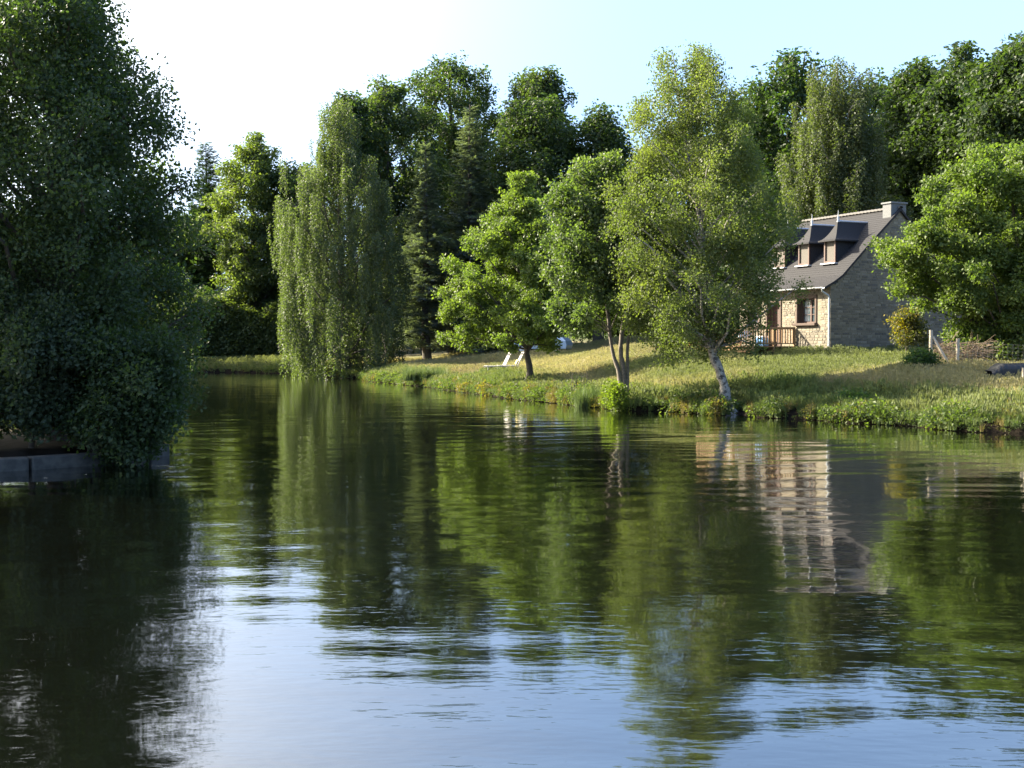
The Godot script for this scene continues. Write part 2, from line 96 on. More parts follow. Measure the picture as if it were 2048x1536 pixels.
class Mb:
	var v := PackedVector3Array()
	var n := PackedVector3Array()
	var c := PackedColorArray()
	var uv := PackedVector2Array()
	var col := Color.WHITE
	func tri(a: Vector3, b: Vector3, d: Vector3) -> void:
		var nn := (d - a).cross(b - a).normalized()
		v.append(a); v.append(b); v.append(d)
		for i in 3:
			n.append(nn); c.append(col)
	func trin(a: Vector3, b: Vector3, d: Vector3, na: Vector3, nb: Vector3, nd: Vector3) -> void:
		v.append(a); v.append(b); v.append(d)
		n.append(na); n.append(nb); n.append(nd)
		for i in 3:
			c.append(col)
	func quad(a: Vector3, b: Vector3, d: Vector3, e: Vector3) -> void:
		tri(a, b, d); tri(a, d, e)
	# a box with its edges cut by ch
	func box(at: Vector3, size: Vector3, basis := Basis.IDENTITY, ch := 0.0) -> void:
		var h := size / 2
		if ch <= 0.0:
			var p := []
			for i in 8:
				p.append(at + basis * Vector3(h.x if i & 1 else -h.x, h.y if i & 2 else -h.y, h.z if i & 4 else -h.z))
			quad(p[0], p[1], p[3], p[2]); quad(p[5], p[4], p[6], p[7])
			quad(p[4], p[0], p[2], p[6]); quad(p[1], p[5], p[7], p[3])
			quad(p[2], p[3], p[7], p[6]); quad(p[4], p[5], p[1], p[0])
			return
		# three crossed layers: faces inset by the chamfer, joined by strips
		for axis in 3:
			for s in [-1.0, 1.0]:
				var i := (axis + 1) % 3
				var j := (axis + 2) % 3
				var q := []
				for k in [[-1, -1], [1, -1], [1, 1], [-1, 1]]:
					var w := Vector3.ZERO
					w[axis] = s * h[axis]; w[i] = k[0] * (h[i] - ch); w[j] = k[1] * (h[j] - ch)
					q.append(at + basis * w)
				if s > 0: quad(q[3], q[2], q[1], q[0])
				else: quad(q[0], q[1], q[2], q[3])
				for s2 in [-1.0, 1.0]:
					var a := Vector3.ZERO; var b := Vector3.ZERO
					a[axis] = s * h[axis]; a[i] = s2 * (h[i] - ch)
					b[axis] = s * (h[axis] - ch); b[i] = s2 * h[i]
					var a2 := a; var b2 := b
					a[j] = -(h[j] - ch); b[j] = -(h[j] - ch); a2[j] = h[j] - ch; b2[j] = h[j] - ch
					if s * s2 > 0: quad(at + basis * a, at + basis * b, at + basis * b2, at + basis * a2)
					else: quad(at + basis * a2, at + basis * b2, at + basis * b, at + basis * a)
		for x in [-1.0, 1.0]:
			for y in [-1.0, 1.0]:
				for z in [-1.0, 1.0]:
					var a := at + basis * Vector3(x * h.x, y * (h.y - ch), z * (h.z - ch))
					var b := at + basis * Vector3(x * (h.x - ch), y * h.y, z * (h.z - ch))
					var d := at + basis * Vector3(x * (h.x - ch), y * (h.y - ch), z * h.z)
					if x * y * z > 0: tri(a, d, b)
					else: tri(a, b, d)
	func bar(a: Vector3, b: Vector3, w: float, t: float, ch := 0.0) -> void:
		var y := (b - a).normalized()
		var x := y.cross(Vector3(0, 0, 1) if absf(y.z) < 0.9 else Vector3(1, 0, 0)).normalized()
		box((a + b) / 2, Vector3(w, a.distance_to(b), t), Basis(x, y, x.cross(y)), ch)
	func tube(pts: Array, rad: Array, sides := 6, cap := true) -> void:
		var rings := []
		var norms := []
		var side := Vector3.ZERO
		for i in pts.size():
			var t: Vector3 = ((pts[mini(i + 1, pts.size() - 1)] as Vector3) - (pts[maxi(i - 1, 0)] as Vector3)).normalized()
			if side == Vector3.ZERO:
				side = t.cross(Vector3(0.31, 0.2, 0.93)).normalized()
			side = (side - t * side.dot(t)).normalized()
			var up := t.cross(side)
			var ring := []; var nr := []
			for k in sides:
				var a := TAU * k / sides
				var o := side * cos(a) + up * sin(a)
				ring.append((pts[i] as Vector3) + o * float(rad[i])); nr.append(o)
			rings.append(ring); norms.append(nr)
		for i in pts.size() - 1:
			for k in sides:
				var m := (k + 1) % sides
				trin(rings[i][k], rings[i + 1][k], rings[i + 1][m], norms[i][k], norms[i + 1][k], norms[i + 1][m])
				trin(rings[i][k], rings[i + 1][m], rings[i][m], norms[i][k], norms[i + 1][m], norms[i][m])
		if cap:
			for e in [0, pts.size() - 1]:
				for k in sides:
					if e == 0: tri(pts[e], rings[e][k], rings[e][(k + 1) % sides])
					else: tri(pts[e], rings[e][(k + 1) % sides], rings[e][k])
	func mesh(m: Material = null) -> ArrayMesh:
		var arr := []
		arr.resize(Mesh.ARRAY_MAX)
		arr[Mesh.ARRAY_VERTEX] = v; arr[Mesh.ARRAY_NORMAL] = n; arr[Mesh.ARRAY_COLOR] = c
		if uv.size() == v.size():
			arr[Mesh.ARRAY_TEX_UV] = uv
		var am := ArrayMesh.new()
		am.add_surface_from_arrays(Mesh.PRIMITIVE_TRIANGLES, arr)
		if m: am.surface_set_material(0, m)
		return am


# ---------------------------------------------------------------- naming
func numbered(base: String) -> String:
	var k: int = taken.get(base, 0)
	taken[base] = k + 1
	return base if k == 0 else "%s_%03d" % [base, k]

func tag(o: Node, label: String, category := "", group := "", kind := "") -> Node:
	if label: o.set_meta("label", label)
	if category: o.set_meta("category", category)
	if group: o.set_meta("group", group)
	if kind: o.set_meta("kind", kind)
	return o

func thing(called: String, label: String, category: String, at: Vector3, group := "") -> Node3D:
	var o := Node3D.new()
	o.name = numbered(called)
	add_child(o)
	o.position = at
	tag(o, label, category, group)
	return o

func part(called: String, mesh: Mesh, parent: Node, at := Vector3.ZERO) -> MeshInstance3D:
	var o := MeshInstance3D.new()
	o.name = called if parent != self else numbered(called)
	o.mesh = mesh
	o.position = at
	parent.add_child(o, true)
	return o

func swarm(called: String, mesh: Mesh, buf: PackedFloat32Array, parent: Node) -> MultiMeshInstance3D:
	var mm := MultiMesh.new()
	mm.transform_format = MultiMesh.TRANSFORM_3D
	mm.use_colors = true
	mm.mesh = mesh
	mm.instance_count = buf.size() / 16
	mm.buffer = buf
	var o := MultiMeshInstance3D.new()
	o.name = called if parent != self else numbered(called)
	o.multimesh = mm
	parent.add_child(o, true)
	return o

func put(buf: PackedFloat32Array, b: Basis, o: Vector3, c: Color) -> void:
	buf.append_array(PackedFloat32Array([b.x.x, b.y.x, b.z.x, o.x, b.x.y, b.y.y, b.z.y, o.y, b.x.z, b.y.z, b.z.z, o.z, c.r, c.g, c.b, 1.0]))


# ---------------------------------------------------------------- materials
func srgb(c: Color) -> Color:
	return c.linear_to_srgb()

func plain(key: String, c: Color, rough := 0.8, metal := 0.0) -> StandardMaterial3D:
	if mats.has(key): return mats[key]
	var m := StandardMaterial3D.new()
	m.resource_name = key
	m.albedo_color = srgb(c)
	m.roughness = rough
	m.metallic = metal
	mats[key] = m
	return m

func leaf_mat(key: String, rough: float, spec: float, back: Color) -> StandardMaterial3D:
	if mats.has(key): return mats[key]
	var m := StandardMaterial3D.new()
	m.resource_name = key
	m.vertex_color_use_as_albedo = true
	m.roughness = rough
	m.metallic_specular = spec
	m.cull_mode = BaseMaterial3D.CULL_DISABLED
	m.backlight_enabled = true
	m.backlight = back
	mats[key] = m
	return m

# a mottled surface: two colours mixed by noise, with relief
func mottled(key: String, a: Color, b: Color, freq: float, scale: Vector3, rough := 0.9, relief := 0.0, seed_ := 1, octaves := 5) -> StandardMaterial3D:
	if mats.has(key): return mats[key]
	var m := StandardMaterial3D.new()
	m.resource_name = key
	var f := FastNoiseLite.new()
	f.seed = seed_
	f.frequency = freq
	f.fractal_octaves = octaves
	var im := f.get_seamless_image(512, 512)
	var out := Image.create(512, 512, true, Image.FORMAT_RGB8)
	for y in 512:
		for x in 512:
			var t := clampf((im.get_pixel(x, y).r - 0.5) * 1.9 + 0.5, 0, 1)
			out.set_pixel(x, y, srgb(a.lerp(b, t)))
	out.generate_mipmaps()
	m.albedo_texture = ImageTexture.create_from_image(out)
	if relief > 0.0:
		m.heightmap_enabled = true
		m.heightmap_texture = ImageTexture.create_from_image(im)
		m.heightmap_scale = relief
	m.uv1_triplanar = true
	m.uv1_scale = scale
	m.roughness = rough
	mats[key] = m
	return m

# silver birch bark: white with dark crosswise scars and black fissured patches
func birch_bark() -> StandardMaterial3D:
	if mats.has("birch_bark"): return mats["birch_bark"]
	var f := FastNoiseLite.new(); f.seed = 8; f.frequency = 0.03; f.fractal_octaves = 4
	var im := f.get_seamless_image(256, 512)
	var g := FastNoiseLite.new(); g.seed = 3; g.frequency = 0.012; g.fractal_octaves = 4
	var im2 := g.get_seamless_image(256, 512)
	var out := Image.create(256, 512, true, Image.FORMAT_RGB8)
	for y in 512:
		for x in 256:
			var t := im.get_pixel((x * 1) % 256, (y * 5) % 512).r
			var p := im2.get_pixel(x, y).r
			var c := Color(.42, .39, .34).lerp(Color(.30, .27, .23), im2.get_pixel((x * 3) % 256, (y * 3) % 512).r)
			if t < 0.34: c = Color(.10, .085, .07)
			if p < 0.43: c = c.lerp(Color(.035, .03, .027), clampf((0.43 - p) * 14, 0, 1))
			out.set_pixel(x, y, srgb(c))
	out.generate_mipmaps()
	var m := StandardMaterial3D.new()
	m.resource_name = "birch_bark"
	m.albedo_texture = ImageTexture.create_from_image(out)
	m.uv1_triplanar = true
	m.uv1_scale = Vector3(1.1, 0.8, 1.1)
	m.roughness = 0.85
	mats["birch_bark"] = m
	return m


# ---------------------------------------------------------------- leaves
func leaf(mb: Mb, at: Vector3, dir: Vector3, nrm: Vector3, ln: float, w: float) -> void:
	var side := dir.cross(nrm).normalized() * w * 0.5
	var up := side.cross(dir).normalized() * w * 0.14
	var mid := at + dir * ln * 0.45
	var tip := at + dir * ln
	mb.tri(at, mid + side + up, tip)
	mb.tri(at, tip, mid - side + up)

func unit() -> Vector3:
	var z := rng.randf_range(-1, 1)
	var a := rng.randf() * TAU
	var s := sqrt(1 - z * z)
	return Vector3(s * cos(a), z, s * sin(a))

func clump(kind: String) -> ArrayMesh:
	if clumps.has(kind): return clumps[kind]
	rng.seed = hash("clump" + kind)
	var mb := Mb.new()
	var m: Material = leaf_mat("leaf", 0.5, 0.45, Color(1.02, 1.08, .58))
	var spec: Array = {"near": [30, .42, .1, .068], "fine": [40, .42, .085, .065], "mid": [34, .46, .125, .095], "far": [26, .85, .3, .2], "herb": [26, .34, .13, .07]}.get(kind, [])
	if spec:
		for i in int(spec[0]):
			var p := unit() * float(spec[1]) * sqrt(rng.randf())
			p.y *= 0.75
			var d := (unit() + Vector3(0, -0.25, 0) + p.normalized() * 0.6).normalized()
			var nn := (unit() + Vector3(0, 0.55, 0)).normalized()
			var s := rng.randf_range(0.7, 1.25)
			leaf(mb, p, d, nn, spec[2] * s, spec[3] * s)
	elif kind == "strand":
		for i in 36:
			var y := -1.3 * i / 36.0
			var a := rng.randf() * TAU
			var o := Vector3(cos(a), 0, sin(a))
			var p := Vector3(0.03 * sin(y * 4), y, 0.03 * cos(y * 3)) + o * rng.randf_range(0.0, 0.14)
			leaf(mb, p, (o * 0.7 + Vector3(0, -1, 0) + unit() * 0.5).normalized(), (o + unit() * 0.8).normalized(), rng.randf_range(.1, .16), .09)
	elif kind == "needle":
		# a flat twig 1 m long along +z with side sprays
		for i in 30:
			var t := float(i) / 30
			var s := -1.0 if i % 2 else 1.0
			var p := Vector3(0, -0.06 * sin(t * 3), t)
			var d := Vector3(s * rng.randf_range(0.5, 1.0) * (1.1 - t * 0.7), rng.randf_range(-0.35, 0.25), 0.7).normalized()
			leaf(mb, p, d, Vector3(rng.randf_range(-.4, .4), 1, rng.randf_range(-.4, .4)).normalized(), rng.randf_range(.28, .46) * (1.1 - t * .4), .1)
		leaf(mb, Vector3(0, 0, .85), Vector3(0, .1, 1), Vector3.UP, .35, .1)
	elif kind == "grass":
		m = leaf_mat("grass_blade", 0.6, 0.35, Color(.95, .96, .72))
		for i in 15:
			var a := rng.randf() * TAU
			var p := Vector3(cos(a), 0, sin(a)) * rng.randf() * 0.2
			var lean := Vector3(rng.randf_range(-.5, .5), 1, rng.randf_range(-.5, .5)).normalized()
			var h := rng.randf_range(.10, .27)
			var side := lean.cross(Vector3(cos(a * 3), 0, sin(a * 3))).normalized() * 0.012
			var mid := p + lean * h * .6
			var tip := p + lean * h + Vector3(lean.x, -.1, lean.z) * h * .3
			mb.tri(p - side, mid, p + side)
			mb.tri(p - side * .9 + lean * h * .3, tip, p + side * .9 + lean * h * .3)
			if i % 3 == 0:
				var st := p + Vector3(lean.x * .2, 1, lean.z * .2) * h * 1.5
				mb.tri(p - side * .3, st, p + side * .3)
				leaf(mb, st - Vector3(0, .09, 0), Vector3(lean.x * .4, 1, lean.z * .4).normalized(), Vector3(cos(a), .2, sin(a)).normalized(), .13, .035)
	elif kind == "blade":
		m = leaf_mat("grass_blade", 0.6, 0.35, Color(.95, .96, .72))
		for i in 22:      # arching sedge / reed leaves, 1 m tall
			var a := rng.randf() * TAU
			var o := Vector3(cos(a), 0, sin(a))
			var p := o * rng.randf() * 0.12
			var h := rng.randf_range(.55, 1.0)
			var sd := o.cross(Vector3.UP) * 0.016
			var q := p
			var bend := rng.randf_range(.15, .7)
			for k in 4:
				var t := (k + 1) / 4.0
				var nx := p + Vector3.UP * h * (t - bend * t * t * .45) + o * h * bend * t * t * .8
				var w0 := 1.0 - k / 4.0
				var w1 := 1.0 - t
				if k < 3: mb.quad(q - sd * w0, nx - sd * w1, nx + sd * w1, q + sd * w0)
				else: mb.tri(q - sd * w0, nx, q + sd * w0)
				q = nx
	var out := mb.mesh(m)
	clumps[kind] = out
	return out


# ---------------------------------------------------------------- trees
func reach(prof: Array, y: float) -> Vector2:
	if y <= prof[0][0]: return Vector2(prof[0][1], prof[0][2])
	for i in prof.size() - 1:
		var a: Array = prof[i]
		var b: Array = prof[i + 1]
		if y <= b[0]:
			var t: float = (y - a[0]) / maxf(b[0] - a[0], 0.001)
			return Vector2(lerpf(a[1], b[1], t), lerpf(a[2], b[2], t))
	var l: Array = prof[prof.size() - 1]
	return Vector2(l[1], l[2])

func on_path(path: Array, y: float) -> Array:      # [x offset, radius] of a trunk at a height
	for i in path.size() - 1:
		if y <= path[i + 1][1]:
			var t: float = clampf((y - path[i][1]) / maxf(path[i + 1][1] - path[i][1], 0.001), 0, 1)
			return [lerpf(path[i][0], path[i + 1][0], t), lerpf(path[i][2], path[i + 1][2], t)]
	return [path[path.size() - 1][0], path[path.size() - 1][2]]

func bark_for(s: Dictionary) -> Material:
	if s.kind == "birch": return birch_bark()
	if s.has("white"): return mottled("pale_bark", Color(.34, .32, .28), Color(.16, .14, .12), .03, Vector3(1, .3, 1), .85, 0, 5)
	if s.pal == "grey": return mottled("grey_bark", Color(.20, .17, .13), Color(.075, .062, .05), .025, Vector3(2, .7, 2), .9, 0.4, 6)
	return mottled("dark_bark", Color(.035, .03, .024), Color(.09, .075, .058), .03, Vector3(2, .5, 2), .95, 0.6, 7)

func grow(s: Dictionary) -> void:
	var g := ground(s.x, s.z)
	var base := Vector3(s.x, g, s.z)
	var category: String = "bush" if (s.name as String).ends_with("bush") or (s.name as String).ends_with("shrub") else "tree"
	if s.has("trunk"):
		base.x += s.trunk[0][0][0]
		base.y = ground(base.x, base.z)
	var t := thing(s.name, s.label, category, base, s.group)
	rng.seed = hash(s.label)
	var prof: Array = s.prof
	var low: float = prof[0][0]
	var top: float = prof[prof.size() - 1][0]
	var off := Vector3(s.x - base.x, 0, 0)      # world axis of the crown -> local
	var bark := Mb.new()
	var paths: Array = s.get("trunk", [])
	for pth in paths:
		var pts := []; var rad := []
		for i in pth.size():
			var y: float = pth[i][1] if i > 0 else minf(pth[i][1], g) - 0.15
			pts.append(Vector3(pth[i][0], y, sin(pth[i][1] * 1.7) * 0.05) + off)
			rad.append(pth[i][2] * (1.35 if i == 0 else 1.0))
		# finer rings with a slight wander, so that the stem is not a ruled cone
		var fp := []; var fr := []
		for i in pts.size() - 1:
			for k in 5:
				var u := k / 5.0
				var q: Vector3 = (pts[i] as Vector3).lerp(pts[i + 1], u)
				var rr := lerpf(rad[i], rad[i + 1], u)
				fp.append(q + Vector3(fine_noise.get_noise_2d(q.y * 30, 7), 0, fine_noise.get_noise_2d(q.y * 30, 91)) * rr * 0.9)
				fr.append(rr * (1.0 + 0.25 * fine_noise.get_noise_2d(q.y * 90, 33)))
		fp.append(pts[-1]); fr.append(rad[-1])
		bark.tube(fp, fr, 9)
	var buf := PackedFloat32Array()
	var pal: Array = PALETTES[s.pal]
	var cm := clump(s.leaf)
	if s.kind == "spruce":
		spruce(s, buf, bark, off, pal, low, top)
	else:
		# cumulative crown width, to spread boughs evenly over the height
		var cum := [0.0]
		for i in 60:
			var y := lerpf(low, top, (i + .5) / 60)
			var e := reach(prof, y)
			cum.append(cum[-1] + e.x + e.y + 0.3)
		var n: int = s.n
		for i in n:
			var u: float = (i + rng.randf()) / n * float(cum[-1])
			var k := 0
			while k < 59 and cum[k + 1] < u: k += 1
			var y := lerpf(low + s.puff * .5, top - s.puff * .4, (k + rng.randf()) / 60)
			var e := reach(prof, y)
			var a := i * 2.39996 + rng.randf_range(-.3, .3)
			# the crown's outline swells and sinks from bough to bough
			var lobe := 1.0 + float(s.get("lobe", 0.5 if s.leaf != "far" and s.kind != "weep" else 0.62)) * fine_noise.get_noise_3d(cos(a) * 60 + s.x * 30, y * 17.0 / s.puff, sin(a) * 60)
			var f := sqrt(lerpf(0.10, 1.0, rng.randf())) * lobe
			var pr: float = s.puff * rng.randf_range(.6, 1.3) * clampf((e.x + e.y) / (s.puff * 3.0), 0.35, 1.0)
			var few := 1.0
			if i % 6 == 0:      # a twig that stands out of the crown
				f = rng.randf_range(.98, 1.16); pr *= .55; few = .4
			var rx := maxf((e.y if cos(a) > 0 else e.x) * 1.08 - pr * 0.6, 0.0)
			var rz := maxf((e.x + e.y) * 0.54 * float(s.get("deep", 1.0)) - pr * 0.6, 0.0)
			var cen := Vector3(cos(a) * rx * f, y, sin(a) * rz * f) + off
			# open places between the boughs
			if s.kind != "weep" and not s.has("full") and fine_noise.get_noise_3d(cen.x * 22.0 / s.puff + 500, y * 22.0 / s.puff, cen.z * 22.0 / s.puff + s.x * 40) < -0.2 and f > .35: continue
			bough(s, cen, pr, buf, pal, bark, paths, i, off, low, few)
	if bark.v.size():
		part("trunk", bark.mesh(bark_for(s)), t)
	# instances are written in local coordinates, heights are absolute
	for i in range(7, buf.size(), 16):
		buf[i] -= base.y
	var tr: Node = t.get_node_or_null("trunk")
	if tr: (tr as Node3D).position.y = -base.y
	tag(swarm("crown", cm, buf, t), "", "", "", "stuff")

func bough(s: Dictionary, cen: Vector3, pr: float, buf: PackedFloat32Array, pal: Array, bark: Mb, paths: Array, i: int, off: Vector3, low: float, f: float) -> void:
	var tone := rng.randf()
	var many: int = ceili(s.fill * f)
	if s.kind == "weep": 
		# hanging strands under an arching twig
		var out := (cen - off); out.y = 0
		for k in many:
			var p := cen + Vector3(rng.randf_range(-1, 1), rng.randf_range(-.2, .9), rng.randf_range(-1, 1)) * pr
			var drop := rng.randi_range(1, 3) + (rng.randi_range(1, 3) if rng.randf() < .25 else 0)
			var c := (pal[0] as Color).lerp(pal[1], clampf(tone * .6 + rng.randf() * .4, 0, 1))
			for q in drop:
				var sc := rng.randf_range(.8, 1.15)
				put(buf, Basis(Vector3.UP, rng.randf() * TAU) * Basis(Vector3.RIGHT, rng.randf_range(-.22, .22)).scaled(Vector3(1.25, 1, 1.25) * sc), p, c)
				p.y -= 1.15 * sc
				p += Vector3(rng.randf_range(-.1, .1), 0, rng.randf_range(-.1, .1))
				if p.y < 0.25: break
	else:
		var flat := 0.75
		if s.kind == "layer": flat = 0.42
		if s.kind == "birch": flat = 1.0
		var out2 := Vector3(cen.x - off.x, 0, cen.z - off.z)
		if out2.length() > 0.01: out2 = out2.normalized()
		for k in many:
			var q := unit() * pow(rng.randf(), 0.42)
			q.y *= flat
			var p := cen + q * pr
			if s.kind == "layer": p.y += q.dot(out2) * pr * 0.28
			if s.kind == "birch" and rng.randf() < .3: p.y -= rng.randf() * .8
			if p.y < 0.12: continue
			var sc := rng.randf_range(.75, 1.2)
			var c := (pal[0] as Color).lerp(pal[1], clampf(tone * .65 + rng.randf_range(0, .35), 0, 1))
			if s.pal == "broom": c = pal[1] if rng.randf() < clampf(.22 - (cen.x - off.x) * .6, .05, .45) else pal[0]
			put(buf, Basis(Vector3.UP, rng.randf() * TAU) * Basis(Vector3.RIGHT, rng.randf_range(-.5, .5)).scaled(Vector3.ONE * sc), p, c)
	# the limb that carries it
	if paths.size() and i % int(s.get("skip", 3)) == 0:
		var pth: Array = paths[i % paths.size()] if paths.size() > 1 else paths[0]
		var d := Vector2(cen.x - off.x, cen.z - off.z).length()
		var from_y := maxf(cen.y - d * 0.75 - 0.4, low + 0.3 * rng.randf())
		var w := on_path(pth, from_y)
		var a := Vector3(w[0], from_y, 0) + off
		var r0: float = clampf(w[1] * 0.42, 0.012, 0.02 + d * 0.016)
		var m1 := a.lerp(cen, .4) + Vector3(0, d * .05, 0) + unit() * d * .05
		var m2 := a.lerp(cen, .75) + Vector3(0, d * .06, 0) + unit() * d * .05
		bark.tube([a, m1, m2, cen], [r0, r0 * .75, r0 * .5, r0 * .2], 5, false)

func spruce(s: Dictionary, buf: PackedFloat32Array, bark: Mb, off: Vector3, pal: Array, low: float, top: float) -> void:
	# branches leave the stem singly at uneven heights, droop, and lift at the tip
	var count := int((top - low) * 16)
	for k in count:
		var y := lerpf(low, top - .2, pow((k + rng.randf()) / count, .9))
		var e := reach(s.prof, y)
		var a := k * 2.39996 + rng.randf_range(-.4, .4)
		var ln := lerpf(e.x, e.y, .5 + .5 * cos(a)) * rng.randf_range(.55, 1.25) * (1.0 + .4 * fine_noise.get_noise_2d(y * 60, a * 20))
		var d := Vector3(cos(a), 0, sin(a))
		var c := (pal[0] as Color).lerp(pal[1], rng.randf())
		var t := minf(0.2, ln * .5)
		var yaw := atan2(d.x, d.z)
		var sag := rng.randf_range(.25, .5)
		while t < ln:
			var u := t / maxf(ln, .01)
			var p := off + d * t + Vector3(0, y - t * sag + ln * u * u * u * .3, 0)
			var sc := clampf(ln * .35, .5, 1.1) * rng.randf_range(.8, 1.2)
			for q in 2:
				put(buf, Basis(Vector3.UP, yaw + rng.randf_range(-1.1, 1.1)) * Basis(Vector3.RIGHT, rng.randf_range(-.5, .35)).scaled(Vector3.ONE * sc), p + unit() * .15, c * rng.randf_range(.85, 1.15))
			t += 0.42 * sc


# ---------------------------------------------------------------- the lie of the land
func shore_distance(x: float, z: float) -> float:      # negative in the pond
	var best := 1e9
	var inside := false
	var n := SHORE.size() / 2
	var j := n - 1
	for i in n:
		var ax: float = SHORE[2 * i]
		var az: float = SHORE[2 * i + 1]
		var bx: float = SHORE[2 * j]
		var bz: float = SHORE[2 * j + 1]
		if (az > z) != (bz > z) and x < (bx - ax) * (z - az) / (bz - az) + ax:
			inside = not inside
		var dx := bx - ax
		var dz := bz - az
		var t := clampf(((x - ax) * dx + (z - az) * dz) / (dx * dx + dz * dz), 0, 1)
		var ex := ax + dx * t - x
		var ez := az + dz * t - z
		best = minf(best, ex * ex + ez * ez)
		j = i
	best = sqrt(best)
	return -best if inside else best

func level(x: float, z: float) -> float:
	var sw := 0.0
	var sh := 0.0
	for i in range(0, LEVELS.size(), 3):
		var dx: float = LEVELS[i] - x
		var dz: float = LEVELS[i + 2] - z
		var w := 1.0 / pow(dx * dx + dz * dz + 1.5, 1.6)
		sw += w
		sh += w * float(LEVELS[i + 1])
	return sh / sw

func ground(x: float, z: float) -> float:
	var d := shore_distance(x, z)
	if d < 0.0:
		return maxf(-0.9, d * 0.9 - 0.15)
	var h := level(x, z)
	var edge := 0.34
	return lerpf(edge, maxf(h, edge), smoothstep(0.0, 3.5, d)) - 0.35 * (1.0 - smoothstep(0.0, 0.35, d)) + 0.05 * patch_noise.get_noise_2d(x * 9, z * 9)


func _ready() -> void:
	# camera
	var cam := Camera3D.new()
	cam.name = "camera"
	cam.position = Vector3(0, 2.5, 0)
	cam.rotation_degrees = Vector3(-1.86, 0, 0)
	cam.fov = 35.5
	cam.near = 0.1
	cam.far = 6000
	add_child(cam)
	cam.current = true
	# sky, exposure
	var env := Environment.new()
	env.background_mode = Environment.BG_SKY
	var sky := Sky.new()
	var sm := ProceduralSkyMaterial.new()
	sm.sky_top_color = srgb(Color(.034, .082, .235))
	sm.sky_horizon_color = srgb(Color(.170, .260, .395))
	sm.sky_curve = 0.75
	sm.sky_energy_multiplier = 1.0
	sm.ground_bottom_color = srgb(Color(.03, .035, .02))
	sm.ground_horizon_color = srgb(Color(.10, .12, .13))
	sm.sun_angle_max = 75.0
	sm.sun_curve = 0.66
	sky.sky_material = sm
	env.sky = sky
	env.tonemap_mode = Environment.TONE_MAPPER_LINEAR
	env.tonemap_exposure = 5.2
	env.sdfgi_enabled = true
	env.ssao_enabled = true
	env.ssil_enabled = true
	var we := WorldEnvironment.new()
	we.name = "world_environment"
	we.environment = env
	add_child(we)
	# the sun, low on the left and ahead
	var sun := DirectionalLight3D.new()
	sun.name = "sun"
	var az := deg_to_rad(SUN_AZIMUTH)
	var el := deg_to_rad(SUN_HEIGHT)
	add_child(sun)
	sun.look_at_from_position(Vector3(-sin(az) * cos(el), sin(el), -cos(az) * cos(el)) * 100, Vector3.ZERO)
	sun.light_color = Color(1.0, .955, .86)
	sun.light_energy = 1.6
	sun.light_angular_distance = 0.5
	sun.shadow_enabled = true

	patch_noise.seed = 4
	patch_noise.frequency = 0.03
	patch_noise.fractal_octaves = 4
	fine_noise.seed = 12
	fine_noise.frequency = 0.02
	fine_noise.fractal_octaves = 3
	rng.seed = 77
	build_land()
	build_water()
	build_edging()
	build_house()
	for s in TREES:
		grow(s)
	build_hedge()
	build_undergrowth()
	build_fence()
	build_small_things()
	build_meadow()
	build_bank()
	print("done")


func steps(lo: float, a: float, b: float, hi: float, fine: float) -> PackedFloat32Array:
	var out := PackedFloat32Array()
	var s := fine
	var x := a
	var left := []
	while x > lo:
		s *= 1.35
		x -= s
		left.append(x)
	left.reverse()
	for q in left: out.append(q)
	x = a
	while x <= b:
		out.append(x)
		x += fine
	s = fine
	while x < hi:
		out.append(x)
		s *= 1.35
		x += s
	out.append(x)
	return out

func meadow_tone(x: float, z: float) -> Color:
	var a := patch_noise.get_noise_2d(x * 3 + 50, z * 1.6)
	var b := fine_noise.get_noise_2d(x * 16, z * 9)
	var green := Color(.150, .172, .075)
	var straw := Color(.305, .270, .155)
	var rusty := Color(.275, .212, .150)
	# mown greener strip round the cottage
	var near_house := 1.0 - smoothstep(2.0, 7.0, Vector2(x - 13.5, z + 54).length() - 3.0)
	var c := green.lerp(straw, clampf(.66 + a * 1.7 + b * .35 - near_house * .8, 0, 1))
	return c.lerp(rusty, clampf(-a * 1.1 + b * .9 - .05 - near_house, 0, .75))

